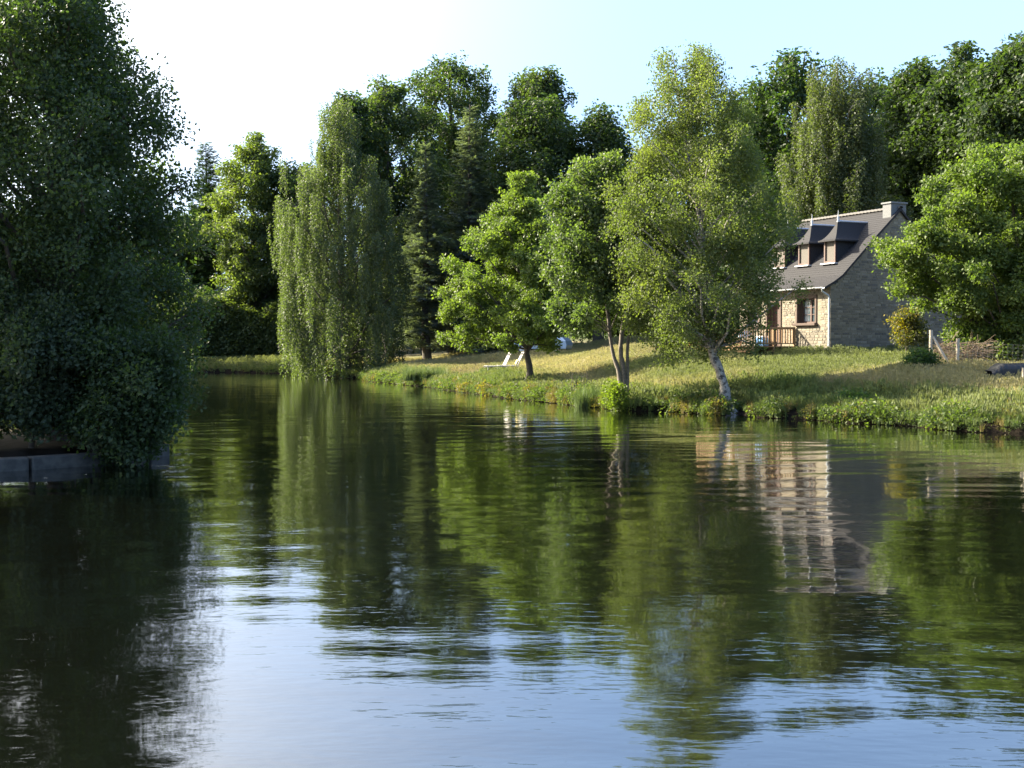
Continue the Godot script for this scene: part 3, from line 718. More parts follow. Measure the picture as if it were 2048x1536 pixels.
func build_land() -> void:
	var xs := steps(-2600, -46, 40, 2600, 0.6)
	var zs := steps(-2600, -128, -1, 1500, 0.6)
	var nx := xs.size()
	var nz := zs.size()
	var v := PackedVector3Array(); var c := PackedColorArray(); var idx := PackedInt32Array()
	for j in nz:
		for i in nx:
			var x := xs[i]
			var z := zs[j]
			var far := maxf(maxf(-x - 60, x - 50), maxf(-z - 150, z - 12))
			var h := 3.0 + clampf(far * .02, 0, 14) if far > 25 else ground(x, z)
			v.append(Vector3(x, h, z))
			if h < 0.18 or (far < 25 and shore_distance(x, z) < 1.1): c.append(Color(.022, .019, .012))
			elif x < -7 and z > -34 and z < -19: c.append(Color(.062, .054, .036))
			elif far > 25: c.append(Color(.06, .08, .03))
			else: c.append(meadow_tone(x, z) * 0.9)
	for j in nz - 1:
		for i in nx - 1:
			var a := j * nx + i
			idx.append_array(PackedInt32Array([a, a + 1, a + nx + 1, a, a + nx + 1, a + nx]))
	var st := SurfaceTool.new()
	var arr := []
	arr.resize(Mesh.ARRAY_MAX)
	arr[Mesh.ARRAY_VERTEX] = v; arr[Mesh.ARRAY_COLOR] = c; arr[Mesh.ARRAY_INDEX] = idx
	var am := ArrayMesh.new()
	am.add_surface_from_arrays(Mesh.PRIMITIVE_TRIANGLES, arr)
	st.create_from(am, 0)
	st.generate_normals()
	var base := mottled("soil_grain", Color(.7, .7, .7), Color(1, 1, 1), .02, Vector3(.35, .35, .35), .95, 2.0, 21)
	var m: StandardMaterial3D = base.duplicate()
	m.vertex_color_use_as_albedo = true
	m.metallic_specular = 0.1
	m.uv1_world_triplanar = true
	var am2 := st.commit()
	am2.surface_set_material(0, m)
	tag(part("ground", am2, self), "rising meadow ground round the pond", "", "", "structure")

func build_water() -> void:
	# ripples as real relief on a fine sheet, finer ripples as surface relief of the material
	var waves := []
	rng.seed = 5
	for i in 16:
		var ln := 0.7 * pow(1.12, i)
		var a := deg_to_rad(rng.randf_range(-26, 22) + 82)
		var k := TAU / ln
		var steep := 1.15 if ln < 1.3 else 0.55
		waves.append([cos(a) * k, sin(a) * k, rng.randf() * TAU, 0.0036 * steep / k * rng.randf_range(.6, 1.3)])
	var x0 := -60.0
	var z0 := -111.0
	var cell := 0.24
	var nx := int(86 / cell)
	var nz := int(110.5 / cell)
	var v := PackedVector3Array(); var n := PackedVector3Array(); var uv := PackedVector2Array(); var idx := PackedInt32Array()
	v.resize(nx * nz); n.resize(nx * nz); uv.resize(nx * nz)
	for j in nz:
		for i in nx:
			var x := x0 + i * cell
			var z := z0 + j * cell
			var h := 0.0; var sx := 0.0; var sz := 0.0
			var gust := 0.75 + 0.5 * clampf(.5 + patch_noise.get_noise_2d(x * 2.2 + 300, z * 2.2), 0, 1)
			for w in waves:
				var ph: float = w[0] * x + w[1] * z + w[2]
				var am: float = w[3] * gust
				h += am * sin(ph)
				var cs := am * cos(ph)
				sx += cs * w[0]; sz += cs * w[1]
			var q := j * nx + i
			v[q] = Vector3(x, h, z)
			n[q] = Vector3(-sx, 1, -sz).normalized()
			uv[q] = Vector2(x / 20.0, z / 6.5)
	for j in nz - 1:
		for i in nx - 1:
			var a := j * nx + i
			idx.append_array(PackedInt32Array([a, a + 1, a + nx + 1, a, a + nx + 1, a + nx]))
	var arr := []
	arr.resize(Mesh.ARRAY_MAX)
	arr[Mesh.ARRAY_VERTEX] = v; arr[Mesh.ARRAY_NORMAL] = n; arr[Mesh.ARRAY_TEX_UV] = uv; arr[Mesh.ARRAY_INDEX] = idx
	var tang := PackedFloat32Array()
	tang.resize(nx * nz * 4)
	for q in nx * nz:
		tang[q * 4] = 1.0; tang[q * 4 + 3] = -1.0
	arr[Mesh.ARRAY_TANGENT] = tang
	var mesh := ArrayMesh.new()
	mesh.add_surface_from_arrays(Mesh.PRIMITIVE_TRIANGLES, arr)
	var m := StandardMaterial3D.new()
	m.resource_name = "pond_water"
	m.albedo_color = srgb(Color(.0020, .0023, .0015))
	m.roughness = 0.03
	m.metallic_specular = 0.7
	m.clearcoat_enabled = true
	m.clearcoat = 0.6
	m.clearcoat_roughness = 0.03
	var f := FastNoiseLite.new()
	f.seed = 31
	f.frequency = 0.042
	f.fractal_octaves = 4
	f.fractal_gain = 0.45
	var im := f.get_seamless_image(1024, 1024)
	im.convert(Image.FORMAT_RGBA8)
	im.bump_map_to_normal_map(1.0)
	m.normal_enabled = true
	m.normal_texture = ImageTexture.create_from_image(im)
	m.normal_scale = 0.31
	mesh.surface_set_material(0, m)
	tag(part("water", mesh, self), "rippled pond water", "", "", "structure")

func build_edging() -> void:
	var line := [Vector3(-7.95, 0, -27.2), Vector3(-8.1, 0, -26.3), Vector3(-8.62, 0, -25.1), Vector3(-9.72, 0, -24.05), Vector3(-10.95, 0, -23.4), Vector3(-12.3, 0, -22.8), Vector3(-13.7, 0, -22.4), Vector3(-15.1, 0, -22.1), Vector3(-16.6, 0, -21.8)]
	var t := thing("concrete_edging", "grey concrete block edging at the foot of the dark left tree", "edging", Vector3(-9.2, 0, -24.6))
	rng.seed = 9
	for i in line.size() - 1:
		var a: Vector3 = line[i]
		var b: Vector3 = line[i + 1]
		var d := (b - a).normalized()
		var mb := Mb.new()
		var h := 0.25 + rng.randf_range(-.02, .02)
		mb.box(Vector3.ZERO, Vector3(a.distance_to(b) - 0.025, h + .5, 0.38), Basis(Vector3.UP, rng.randf_range(-.015, .015)), 0.025)
		var p := part("block", mb.mesh(mottled("concrete", Color(.030, .031, .028), Color(.062, .060, .052), .012, Vector3(.5, .5, .5), .9, .2, 17)), t, (a + b) / 2 + Vector3(0, h / 2 - .25, 0) - t.position)
		p.rotation.y = atan2(-d.z, d.x)


# ---------------------------------------------------------------- the cottage
const ROOF := [[-.42, 2.80], [.10, 3.06], [.58, 3.36], [1.17, 3.92], [1.76, 4.48], [2.65, 5.30], [4.04, 6.56]]
const HL := 6.8
const HW := 8.08

func roof_y(z: float) -> float:
	if z > HW / 2: z = HW - z
	for i in ROOF.size() - 1:
		if z <= ROOF[i + 1][0]:
			return lerpf(ROOF[i][1], ROOF[i + 1][1], (z - ROOF[i][0]) / (ROOF[i + 1][0] - ROOF[i][0]))
	return ROOF[ROOF.size() - 1][1]

func stone_shape(k: int) -> ArrayMesh:      # a unit stone, rough front along -z
	rng.seed = 600 + k
	var mb := Mb.new()
	var back := []; var front := []
	for q in [[-1, -1], [1, -1], [1, 1], [-1, 1]]:
		back.append(Vector3(q[0] * .5, q[1] * .5, 0))
		front.append(Vector3(q[0] * (.5 - rng.randf_range(.02, .09)), q[1] * (.5 - rng.randf_range(.03, .13)), -rng.randf_range(.6, 1.0)))
	mb.quad(front[3], front[2], front[1], front[0])
	for i in 4:
		var j := (i + 1) % 4
		mb.quad(front[i], front[j], back[j], back[i])
	return mb.mesh()

func build_house() -> void:
	var u := Vector3(-.432, 0, -.902).normalized()
	var w := u.cross(Vector3.UP)
	var h := thing("stone_cottage", "stone cottage with steep slate roof and dormers on the meadow", "house", Vector3(14.44, 2.32, -54.5))
	h.basis = Basis(u, Vector3.UP, w)
	var mortar := mottled("mortar", Color(.15, .128, .092), Color(.195, .168, .125), .03, Vector3(1, 1, 1), .95, .8, 41)
	var slate := mottled("slate", Color(.026, .025, .027), Color(.042, .041, .043), .05, Vector3(.6, .6, .6), .8, .3, 42)
	slate.metallic_specular = 0.25
	var wood := mottled("brown_paint", Color(.060, .030, .022), Color(.085, .045, .033), .03, Vector3(2, 2, 2), .6, 0, 43)
	var zinc := plain("zinc", Color(.42, .44, .47), .45, .35)
	var granite := mottled("dressed_stone", Color(.062, .042, .033), Color(.095, .066, .052), .05, Vector3(1.2, 1.2, 1.2), .9, .3, 44)
	var holes := [[1.03, 1.2, 2.28, 2.34], [3.6, 0.0, 4.55, 2.2], [5.2, 1.2, 6.1, 2.34]]      # x0 y0 x1 y1 in the front wall
	var top := 2.95
	var th := 0.42
	# front wall in pieces round its openings
	var mb := Mb.new()
	var xs := [0.0]
	for o in holes:
		xs.append(o[0]); xs.append(o[2])
	xs.append(HL)
	for i in range(0, xs.size() - 1, 2):
		mb.box(Vector3((xs[i] + xs[i + 1]) / 2, top / 2 - .2, th / 2), Vector3(xs[i + 1] - xs[i], top + .4, th))
	for o in holes:
		var x: float = (o[0] + o[2]) / 2
		if o[1] > 0: mb.box(Vector3(x, o[1] / 2 - .2, th / 2), Vector3(o[2] - o[0], o[1] + .4, th))
		mb.box(Vector3(x, (o[3] + top) / 2, th / 2), Vector3(o[2] - o[0], top - o[3], th))
	part("front_wall", mb.mesh(mortar), h)
	# gables: columns that follow the curved verge; back wall
	for gx in [[0.0, th], [HL - th, HL]]:
		var g := Mb.new()
		var z := th
		while z < HW - th - .01:
			var z1 := minf(z + .4, HW - th)
			var ya := roof_y(z) - .1
			var yb := roof_y(z1) - .1
			var x0: float = gx[0]
			var x1: float = gx[1]
			g.quad(Vector3(x0, -.4, z1), Vector3(x0, yb, z1), Vector3(x0, ya, z), Vector3(x0, -.4, z))
			g.quad(Vector3(x1, -.4, z), Vector3(x1, ya, z), Vector3(x1, yb, z1), Vector3(x1, -.4, z1))
			g.quad(Vector3(x0, ya, z), Vector3(x0, yb, z1), Vector3(x1, yb, z1), Vector3(x1, ya, z))
			z = z1
		part("gable_wall", g.mesh(mortar), h)
	var bw := Mb.new()
	bw.box(Vector3(HL / 2, top / 2 - .2, HW - th / 2), Vector3(HL, top + .4, th))
	part("back_wall", bw.mesh(mortar), h)
	var fl := Mb.new()
	fl.box(Vector3(HL / 2, .02, HW / 2), Vector3(HL - 2 * th - .01, .1, HW - 2 * th - .01))
	fl.box(Vector3(HL / 2, 2.75, HW / 2), Vector3(HL - 2 * th - .01, .12, HW - 2 * th - .01))
	part("floor", fl.mesh(plain("dark_boards", Color(.10, .075, .05), .7)), h)
	# stones, laid in uneven courses
	var shapes := []
	for k in 8: shapes.append(stone_shape(k))
	var tones := []
	for k in 7:
		var c: Color = [Color(.182, .158, .118), Color(.162, .141, .107), Color(.200, .174, .132), Color(.136, .119, .093), Color(.170, .147, .110), Color(.115, .103, .085), Color(.215, .190, .147)][k]
		tones.append(mottled("stone_%d" % k, c * .85, c * 1.12, .04, Vector3(1.1, 1.1, 1.1), .92, .5, 50 + k, 4))
	var spare := {}
	for k in 7: spare[k] = Mb.new()
	var single := 0
	rng.seed = 71
	var y := -0.1
	var found := []
	while y < 6.4:
		var ch := rng.randf_range(.085, .15)
		# front
		if y + ch < 2.72:
			var x := 0.0
			while x < HL:
				var ln := minf(rng.randf_range(.15, .38), HL - x)
				var ok := ln > .05
				for o in holes:
					if x < o[2] + .14 and x + ln > o[0] - .14 and y < o[3] + .2 and y + ch > o[1] - .14: ok = false
				if ok: found.append([0, x, y, ln, ch])
				x += ln
		# near gable
		var z := 0.0
		while z < HW:
			var ln := minf(rng.randf_range(.16, .42), HW - z)
			if ln > .05 and y + ch < minf(roof_y(z), roof_y(z + ln)) - .14: found.append([1, z, y, ln, ch])
			z += ln
		y += ch
	for q in found:
		var sx: float = q[3] - .022
		var sy: float = q[4] - .02
		var deep := rng.randf_range(.014, .032)
		var at: Vector3
		var b: Basis
		if q[0] == 0:
			at = Vector3(q[1] + q[3] / 2, q[2] + q[4] / 2, 0.004)
			b = Basis.IDENTITY
		else:
			at = Vector3(0.004, q[2] + q[4] / 2, q[1] + q[3] / 2)
			b = Basis(Vector3(0, 0, -1), Vector3.UP, Vector3(1, 0, 0))
		var xf := Transform3D(b * Basis.from_scale(Vector3(sx, sy, deep)), at)
		var sh: ArrayMesh = shapes[rng.randi() % 8]
		var tone := rng.randi() % 7
		var shown: bool = (q[0] == 0 and (q[1] < 3.3 or (q[1] > 4.5 and q[1] < 5.1)) and q[2] > .1) or (q[0] == 1 and q[1] < 2.4 and q[3] > .3)
		if shown and single < 296:
			single += 1
			var o := MeshInstance3D.new()
			o.name = "stone"
			o.mesh = sh
			o.material_override = tones[tone]
			o.transform = xf
			h.add_child(o, true)
		else:
			var arr := sh.surface_get_arrays(0)
			var mv: PackedVector3Array = arr[Mesh.ARRAY_VERTEX]
			var sb: Mb = spare[tone]
			for i in range(0, mv.size(), 3):
				sb.tri(xf * mv[i], xf * mv[i + 1], xf * mv[i + 2])
	for k in 7:
		tag(part("rubble_stonework", (spare[k] as Mb).mesh(tones[k]), h), "", "", "", "stuff")
	# roof: overlapping slate courses along the curved slope
	var path := []
	for i in ROOF.size() - 1:
		var a := Vector2(ROOF[i][0], ROOF[i][1])
		var b2 := Vector2(ROOF[i + 1][0], ROOF[i + 1][1])
		var nseg := maxi(1, int(round(a.distance_to(b2) / .16)))
		for k in nseg: path.append(a.lerp(b2, float(k) / nseg))
	path.append(Vector2(ROOF[-1][0], ROOF[-1][1]))
	for side in 2:
		var r := Mb.new()
		for i in path.size() - 1:
			var a: Vector2 = path[i]
			var b2: Vector2 = path[i + 1]
			var nn := Vector2(-(b2 - a).y, (b2 - a).x).normalized()
			var lo := a + nn * .012
			var hi := b2 + nn * .004
			var P := func(q: Vector2, x: float) -> Vector3: return Vector3(x, q.y, q.x if side == 0 else HW - q.x)
			r.quad(P.call(lo, HL + .12), P.call(hi, HL + .12), P.call(hi, -.12), P.call(lo, -.12))
			r.quad(P.call(a, HL + .12), P.call(lo, HL + .12), P.call(lo, -.12), P.call(a, -.12))
			# under side and verge
			r.quad(P.call(a - nn * .09, -.12), P.call(b2 - nn * .09, -.12), P.call(b2 - nn * .09, HL + .12), P.call(a - nn * .09, HL + .12))
			for x in [-.12, HL + .12]:
				r.quad(P.call(a - nn * .09, x), P.call(lo, x), P.call(hi, x), P.call(b2 - nn * .09, x))
		var a0: Vector2 = path[0]
		r.box(Vector3(HL / 2, a0.y - .03, a0.x if side == 0 else HW - a0.x), Vector3(HL + .24, .09, .02))
		part("roof_slope", r.mesh(slate), h)
	# ridge tiles
	var tile := Mb.new()
	for k in 6:
		var a := PI * k / 6 - .1
		var b3 := PI * (k + 1) / 6 + (-.1 if k < 5 else .1)
		var p0 := Vector3(0, sin(a) * .1, cos(a) * .13); var p1 := Vector3(0, sin(b3) * .1, cos(b3) * .13)
		tile.quad(p0 + Vector3(.24, .03, 0), p1 + Vector3(.24, .03, 0), p1, p0)
		tile.quad(p0 + Vector3(.24, .0, 0), p0 + Vector3(.24, .03, 0), p1 + Vector3(.24, .03, 0), p1 + Vector3(.24, 0, 0))
	var tile_mesh := tile.mesh(mottled("ridge_clay", Color(.07, .066, .062), Color(.13, .12, .11), .05, Vector3(2, 2, 2), .9, 0, 61))
	for i in 29:
		part("ridge_tile", tile_mesh, h, Vector3(-.12 + i * .242, 6.555, HW / 2))
	# gutter, rafter tails, down pipe
	var gu := Mb.new()
	for k in 7:
		var a := PI * k / 7
		var b3 := PI * (k + 1) / 7
		var p0 := Vector3(0, -sin(a) * .075, -cos(a) * .075); var p1 := Vector3(0, -sin(b3) * .075, -cos(b3) * .075)
		gu.quad(p0, p1, p1 + Vector3(HL + .1, 0, 0), p0 + Vector3(HL + .1, 0, 0))
	part("gutter", gu.mesh(zinc), h, Vector3(-.1, 2.80, -.50))
	for i in 17:
		var rt := Mb.new()
		rt.box(Vector3.ZERO, Vector3(.07, .11, .42), Basis(Vector3.RIGHT, -.46), .006)
		part("rafter_tail", rt.mesh(mottled("old_wood", Color(.16, .12, .08), Color(.26, .20, .14), .03, Vector3(2, 2, 2), .85, 0, 62)), h, Vector3(.2 + i * .4, 2.80, -.17))
	var dp := Mb.new()
	dp.tube([Vector3(-.02, 2.72, -.50), Vector3(-.02, 2.60, -.48), Vector3(-.02, 2.42, -.14), Vector3(-.02, 2.3, -.09), Vector3(-.02, -.05, -.09)], [.042, .042, .042, .042, .042], 10)
	part("downpipe", dp.mesh(zinc), h)
	# chimney on the near gable
	var chm := part("chimney", null, h)
	var cb := Mb.new()
	cb.box(Vector3(.30, 6.22, 4.02), Vector3(.56, 1.1, .92), Basis.IDENTITY, .01)
	chm.mesh = cb.mesh(mottled("render", Color(.095, .098, .10), Color(.14, .142, .142), .03, Vector3(1, 1, 1), .9, .4, 63))
	var cc := Mb.new()
	cc.box(Vector3(.30, 6.81, 4.02), Vector3(.68, .08, 1.04), Basis.IDENTITY, .012)
	part("cap", cc.mesh(mottled("cap", Color(.12, .125, .125), Color(.17, .17, .168), .03, Vector3(1, 1, 1), .9, .4, 64)), chm)
	# windows and door
	for i in holes.size():
		var o: Array = holes[i]
		if o[1] > 0: house_window(h, o[0], o[1], o[2], o[3], wood, granite)
		else: house_door(h, o, wood, granite)
	for x in [1.46, 3.33, 5.16]:
		dormer(h, x, slate, wood, zinc)

func house_window(h: Node3D, x0: float, y0: float, x1: float, y1: float, wood: Material, granite: Material) -> void:
	var t := part("window", null, h)
	var s := Mb.new()
	var xm := (x0 + x1) / 2
	# dressed surround: lintel, two jambs, sill
	s.box(Vector3(xm, y1 + .085, .10), Vector3(x1 - x0 + .26, .17, .30), Basis.IDENTITY, .012)
	s.box(Vector3(x0 - .06, (y0 + y1) / 2, .10), Vector3(.13, y1 - y0 - .004, .30), Basis.IDENTITY, .012)
	s.box(Vector3(x1 + .06, (y0 + y1) / 2, .10), Vector3(.13, y1 - y0 - .004, .30), Basis.IDENTITY, .012)
	t.mesh = s.mesh(granite)
	var sl := Mb.new()
	sl.box(Vector3(xm, y0 - .06, .05), Vector3(x1 - x0 + .36, .12, .48), Basis.IDENTITY, .015)
	part("sill", sl.mesh(granite), t)
	var f := Mb.new()
	var zf := .30
	f.box(Vector3(xm, y1 - .03, zf), Vector3(x1 - x0, .06, .07)); f.box(Vector3(xm, y0 + .035, zf), Vector3(x1 - x0, .07, .07))
	for x in [x0 + .03, x1 - .03]: f.box(Vector3(x, (y0 + y1) / 2, zf), Vector3(.06, y1 - y0 - .13, .07))
	f.box(Vector3(xm, (y0 + y1) / 2, zf - .003), Vector3(.09, y1 - y0 - .13, .07))
	for k in [1, 2]:
		var yy := lerpf(y0 + .07, y1 - .06, k / 3.0)
		for sx in [[x0 + .06, xm - .045], [xm + .045, x1 - .06]]:
			f.box(Vector3((sx[0] + sx[1]) / 2, yy, zf), Vector3(sx[1] - sx[0], .03, .05))
	part("frame", f.mesh(wood), t)
	var glass := StandardMaterial3D.new()
	if mats.has("glass"): glass = mats["glass"]
	else:
		glass.resource_name = "glass"
		glass.transparency = BaseMaterial3D.TRANSPARENCY_ALPHA
		glass.albedo_color = Color(.6, .7, .75, .12)
		glass.roughness = .02
		mats["glass"] = glass
	for k in 3:
		var ya := lerpf(y0 + .07, y1 - .06, k / 3.0) + .015
		var yb := lerpf(y0 + .07, y1 - .06, (k + 1) / 3.0) - .015
		for sx in [[x0 + .06, xm - .045], [xm + .045, x1 - .06]]:
			var p := Mb.new()
			p.quad(Vector3(sx[0], ya, zf + .01), Vector3(sx[0], yb, zf + .01), Vector3(sx[1], yb, zf + .01), Vector3(sx[1], ya, zf + .01))
			part("pane", p.mesh(glass), t)
	# gathered curtains, drawn to the sides
	for sd in [-1, 1]:
		var c := Mb.new()
		var n := 22
		for k in n:
			for r in 8:
				var pt := func(kk: int, rr: int) -> Vector3:
					var fy := rr / 8.0
					var wd := lerpf(.50, .30, sin(fy * PI * .75)) * (x1 - x0) / 1.25
					var xe := x0 + .03 if sd < 0 else x1 - .03
					return Vector3(xe - sd * wd * kk / n, lerpf(y1 - .04, y0 + .1, fy), zf + .10 + .022 * sin(kk * 1.9))
				c.quad(pt.call(k, r), pt.call(k + 1, r), pt.call(k + 1, r + 1), pt.call(k, r + 1))
		part("curtain", c.mesh(plain("curtain_cloth", Color(.72, .70, .66), .9)), t)

func house_door(h: Node3D, o: Array, wood: Material, granite: Material) -> void:
	var t := part("door", null, h)
	var d := Mb.new()
	var w: float = (o[2] - o[0]) / 6
	for k in 6:
		d.box(Vector3(o[0] + w * (k + .5), (o[1] + o[3]) / 2 + .04, .33), Vector3(w - .008, o[3] - o[1] - .08, .05), Basis.IDENTITY, .004)
	t.mesh = d.mesh(wood)
	var s := Mb.new()
	var xm: float = (o[0] + o[2]) / 2
	s.box(Vector3(xm, o[3] + .085, .10), Vector3(o[2] - o[0] + .26, .17, .30), Basis.IDENTITY, .012)
	for x in [o[0] - .06, o[2] + .06]: s.box(Vector3(x, o[3] / 2, .10), Vector3(.13, o[3] - .004, .30), Basis.IDENTITY, .012)
	part("surround", s.mesh(granite), t)
	var k2 := Mb.new()
	k2.tube([Vector3(o[0] + .1, 1.05, .30), Vector3(o[0] + .1, 1.05, .25), Vector3(o[0] + .22, 1.05, .25)], [.012, .012, .012], 6)
	part("handle", k2.mesh(plain("iron", Color(.03, .03, .03), .4, .8)), t)

func dormer(h: Node3D, xc: float, slate: Material, wood: Material, zinc: Material) -> void:
	var t := part("dormer", null, h)
	var zf := 1.22
	var hw := .40
	var ye := 5.10
	# cheeks
	var c := Mb.new()
	for sd in [-1.0, 1.0]:
		var x: float = xc + sd * hw
		var z := zf
		while z < 2.5:
			var z1 := minf(z + .2, 2.5)
			var ya := roof_y(z) - .03
			var yb := roof_y(z1) - .03
			if sd < 0: c.quad(Vector3(x, yb, z1), Vector3(x, ye + .05, z1), Vector3(x, ye + .05, z), Vector3(x, ya, z))
			else: c.quad(Vector3(x, ya, z), Vector3(x, ye + .05, z), Vector3(x, ye + .05, z1), Vector3(x, yb, z1))
			z = z1
	t.mesh = c.mesh(slate)
	# front: posts, head, boarded window
	var f := Mb.new()
	for sd in [-1.0, 1.0]: f.box(Vector3(xc + sd * (hw - .045), (4.0 + ye) / 2, zf), Vector3(.09, ye - 4.0, .10), Basis.IDENTITY, .006)
	f.box(Vector3(xc, ye - .03, zf - .002), Vector3(hw * 2 - .19, .09, .09))
	f.box(Vector3(xc, 4.08, zf - .002), Vector3(hw * 2 - .19, .07, .09))
	part("frame", f.mesh(wood), t)
	var p := Mb.new()
	p.box(Vector3(xc, 4.585, zf + .03), Vector3(hw * 2 - .18, .96, .03))
	part("shutter", p.mesh(mottled("grey_boards", Color(.065, .056, .046), Color(.095, .082, .068), .03, Vector3(2, .6, 2), .8, .2, 65)), t)
	var s := Mb.new()
	s.bar(Vector3(xc - .5, 3.99, zf - .06), Vector3(xc + .5, 3.99, zf - .06), .05, .26, .006)
	part("sill", s.mesh(plain("sill_zinc", Color(.55, .56, .57), .5, .2)), t)
	# flared hipped roof
	var r := Mb.new()
	var N := 9
	var yr := 6.0
	var prof := func(k: int) -> Vector3:      # half width, height, front z
		var s2 := float(k) / N
		return Vector3(.60 * s2, yr - (yr - ye + .02) * (1.0 - pow(1.0 - s2, 1.75)), zf + .42 - .66 * s2)
	for k in N:
		var a: Vector3 = prof.call(k)
		var b: Vector3 = prof.call(k + 1)
		r.quad(Vector3(xc - b.x, b.y, b.z), Vector3(xc - a.x, a.y, a.z), Vector3(xc + a.x, a.y, a.z), Vector3(xc + b.x, b.y, b.z))
		var za := 3.55
		r.quad(Vector3(xc - b.x, b.y, za), Vector3(xc - a.x, a.y, za), Vector3(xc - a.x, a.y, a.z), Vector3(xc - b.x, b.y, b.z))
		r.quad(Vector3(xc + b.x, b.y, b.z), Vector3(xc + a.x, a.y, a.z), Vector3(xc + a.x, a.y, za), Vector3(xc + b.x, b.y, za))
	var e: Vector3 = prof.call(N)
	# fascia and soffit
	r.box(Vector3(xc, e.y - .03, e.z + .012), Vector3(1.2, .07, .024))
	for sd in [-1.0, 1.0]: r.box(Vector3(xc + sd * .588, e.y - .03, (e.z + 2.7) / 2 + .013), Vector3(.024, .07, 2.7 - e.z))
	r.quad(Vector3(xc - .58, e.y - .03, e.z + .03), Vector3(xc + .58, e.y - .03, e.z + .03), Vector3(xc + .58, e.y - .03, 2.7), Vector3(xc - .58, e.y - .03, 2.7))
	part("roof", r.mesh(slate), t)
	var fi := Mb.new()
	fi.tube([Vector3(xc, 5.95, zf + .45), Vector3(xc, 6.08, zf + .45), Vector3(xc, 6.12, zf + .45), Vector3(xc, 6.18, zf + .45), Vector3(xc, 6.22, zf + .45), Vector3(xc, 6.5, zf + .45)], [.07, .04, .06, .06, .022, .01], 8)
	part("finial", fi.mesh(zinc), t)
	var rd := Mb.new()
	rd.tube([Vector3(xc, 6.0, zf + .42), Vector3(xc, 6.0, 3.5)], [.05, .05], 6)
	part("ridge_roll", rd.mesh(zinc), t)


# ---------------------------------------------------------------- hedge, fence
func build_hedge() -> void:
	var t := thing("hedge", "tall dark clipped hedge along the far left bank", "hedge", Vector3(-30, ground(-30, -117), -117))
	rng.seed = 301
	var buf := PackedFloat32Array()
	for i in 6800:
		var x := rng.randf_range(-46, -19.5)
		var topy := 5.7 + 1.5 * fine_noise.get_noise_2d(x * 14, 3) + .6 * fine_noise.get_noise_2d(x * 60, 9) - t.position.y
		var y := topy * (1.0 - pow(rng.randf(), 1.6)) if i % 3 else topy + rng.randf_range(-.5, .25)
		var z := (-1.0 if rng.randf() < .3 else 1.0) * (rng.randf_range(.7, 1.7) + .9 * fine_noise.get_noise_2d(x * 30, y * 40)) if i % 3 else rng.randf_range(-1.7, 1.7)
		var c := (PALETTES["hedge"][0] as Color).lerp(PALETTES["hedge"][1], rng.randf())
		put(buf, Basis(Vector3.UP, rng.randf() * TAU) * Basis(Vector3.RIGHT, rng.randf_range(-.5, .5)), Vector3(x + 30, y, z), c)
	tag(swarm("foliage", clump("far"), buf, t), "", "", "", "stuff")
	var st := Mb.new()
	for i in 24:
		var x := -15.5 + i * 1.1
		st.tube([Vector3(x, -.2, 0), Vector3(x + rng.randf_range(-.3, .3), 2.2, rng.randf_range(-.4, .4)), Vector3(x + rng.randf_range(-.5, .5), 4.4, rng.randf_range(-.6, .6))], [.07, .05, .02], 5, false)
	part("stems", st.mesh(mats.get("dark_bark")), t)

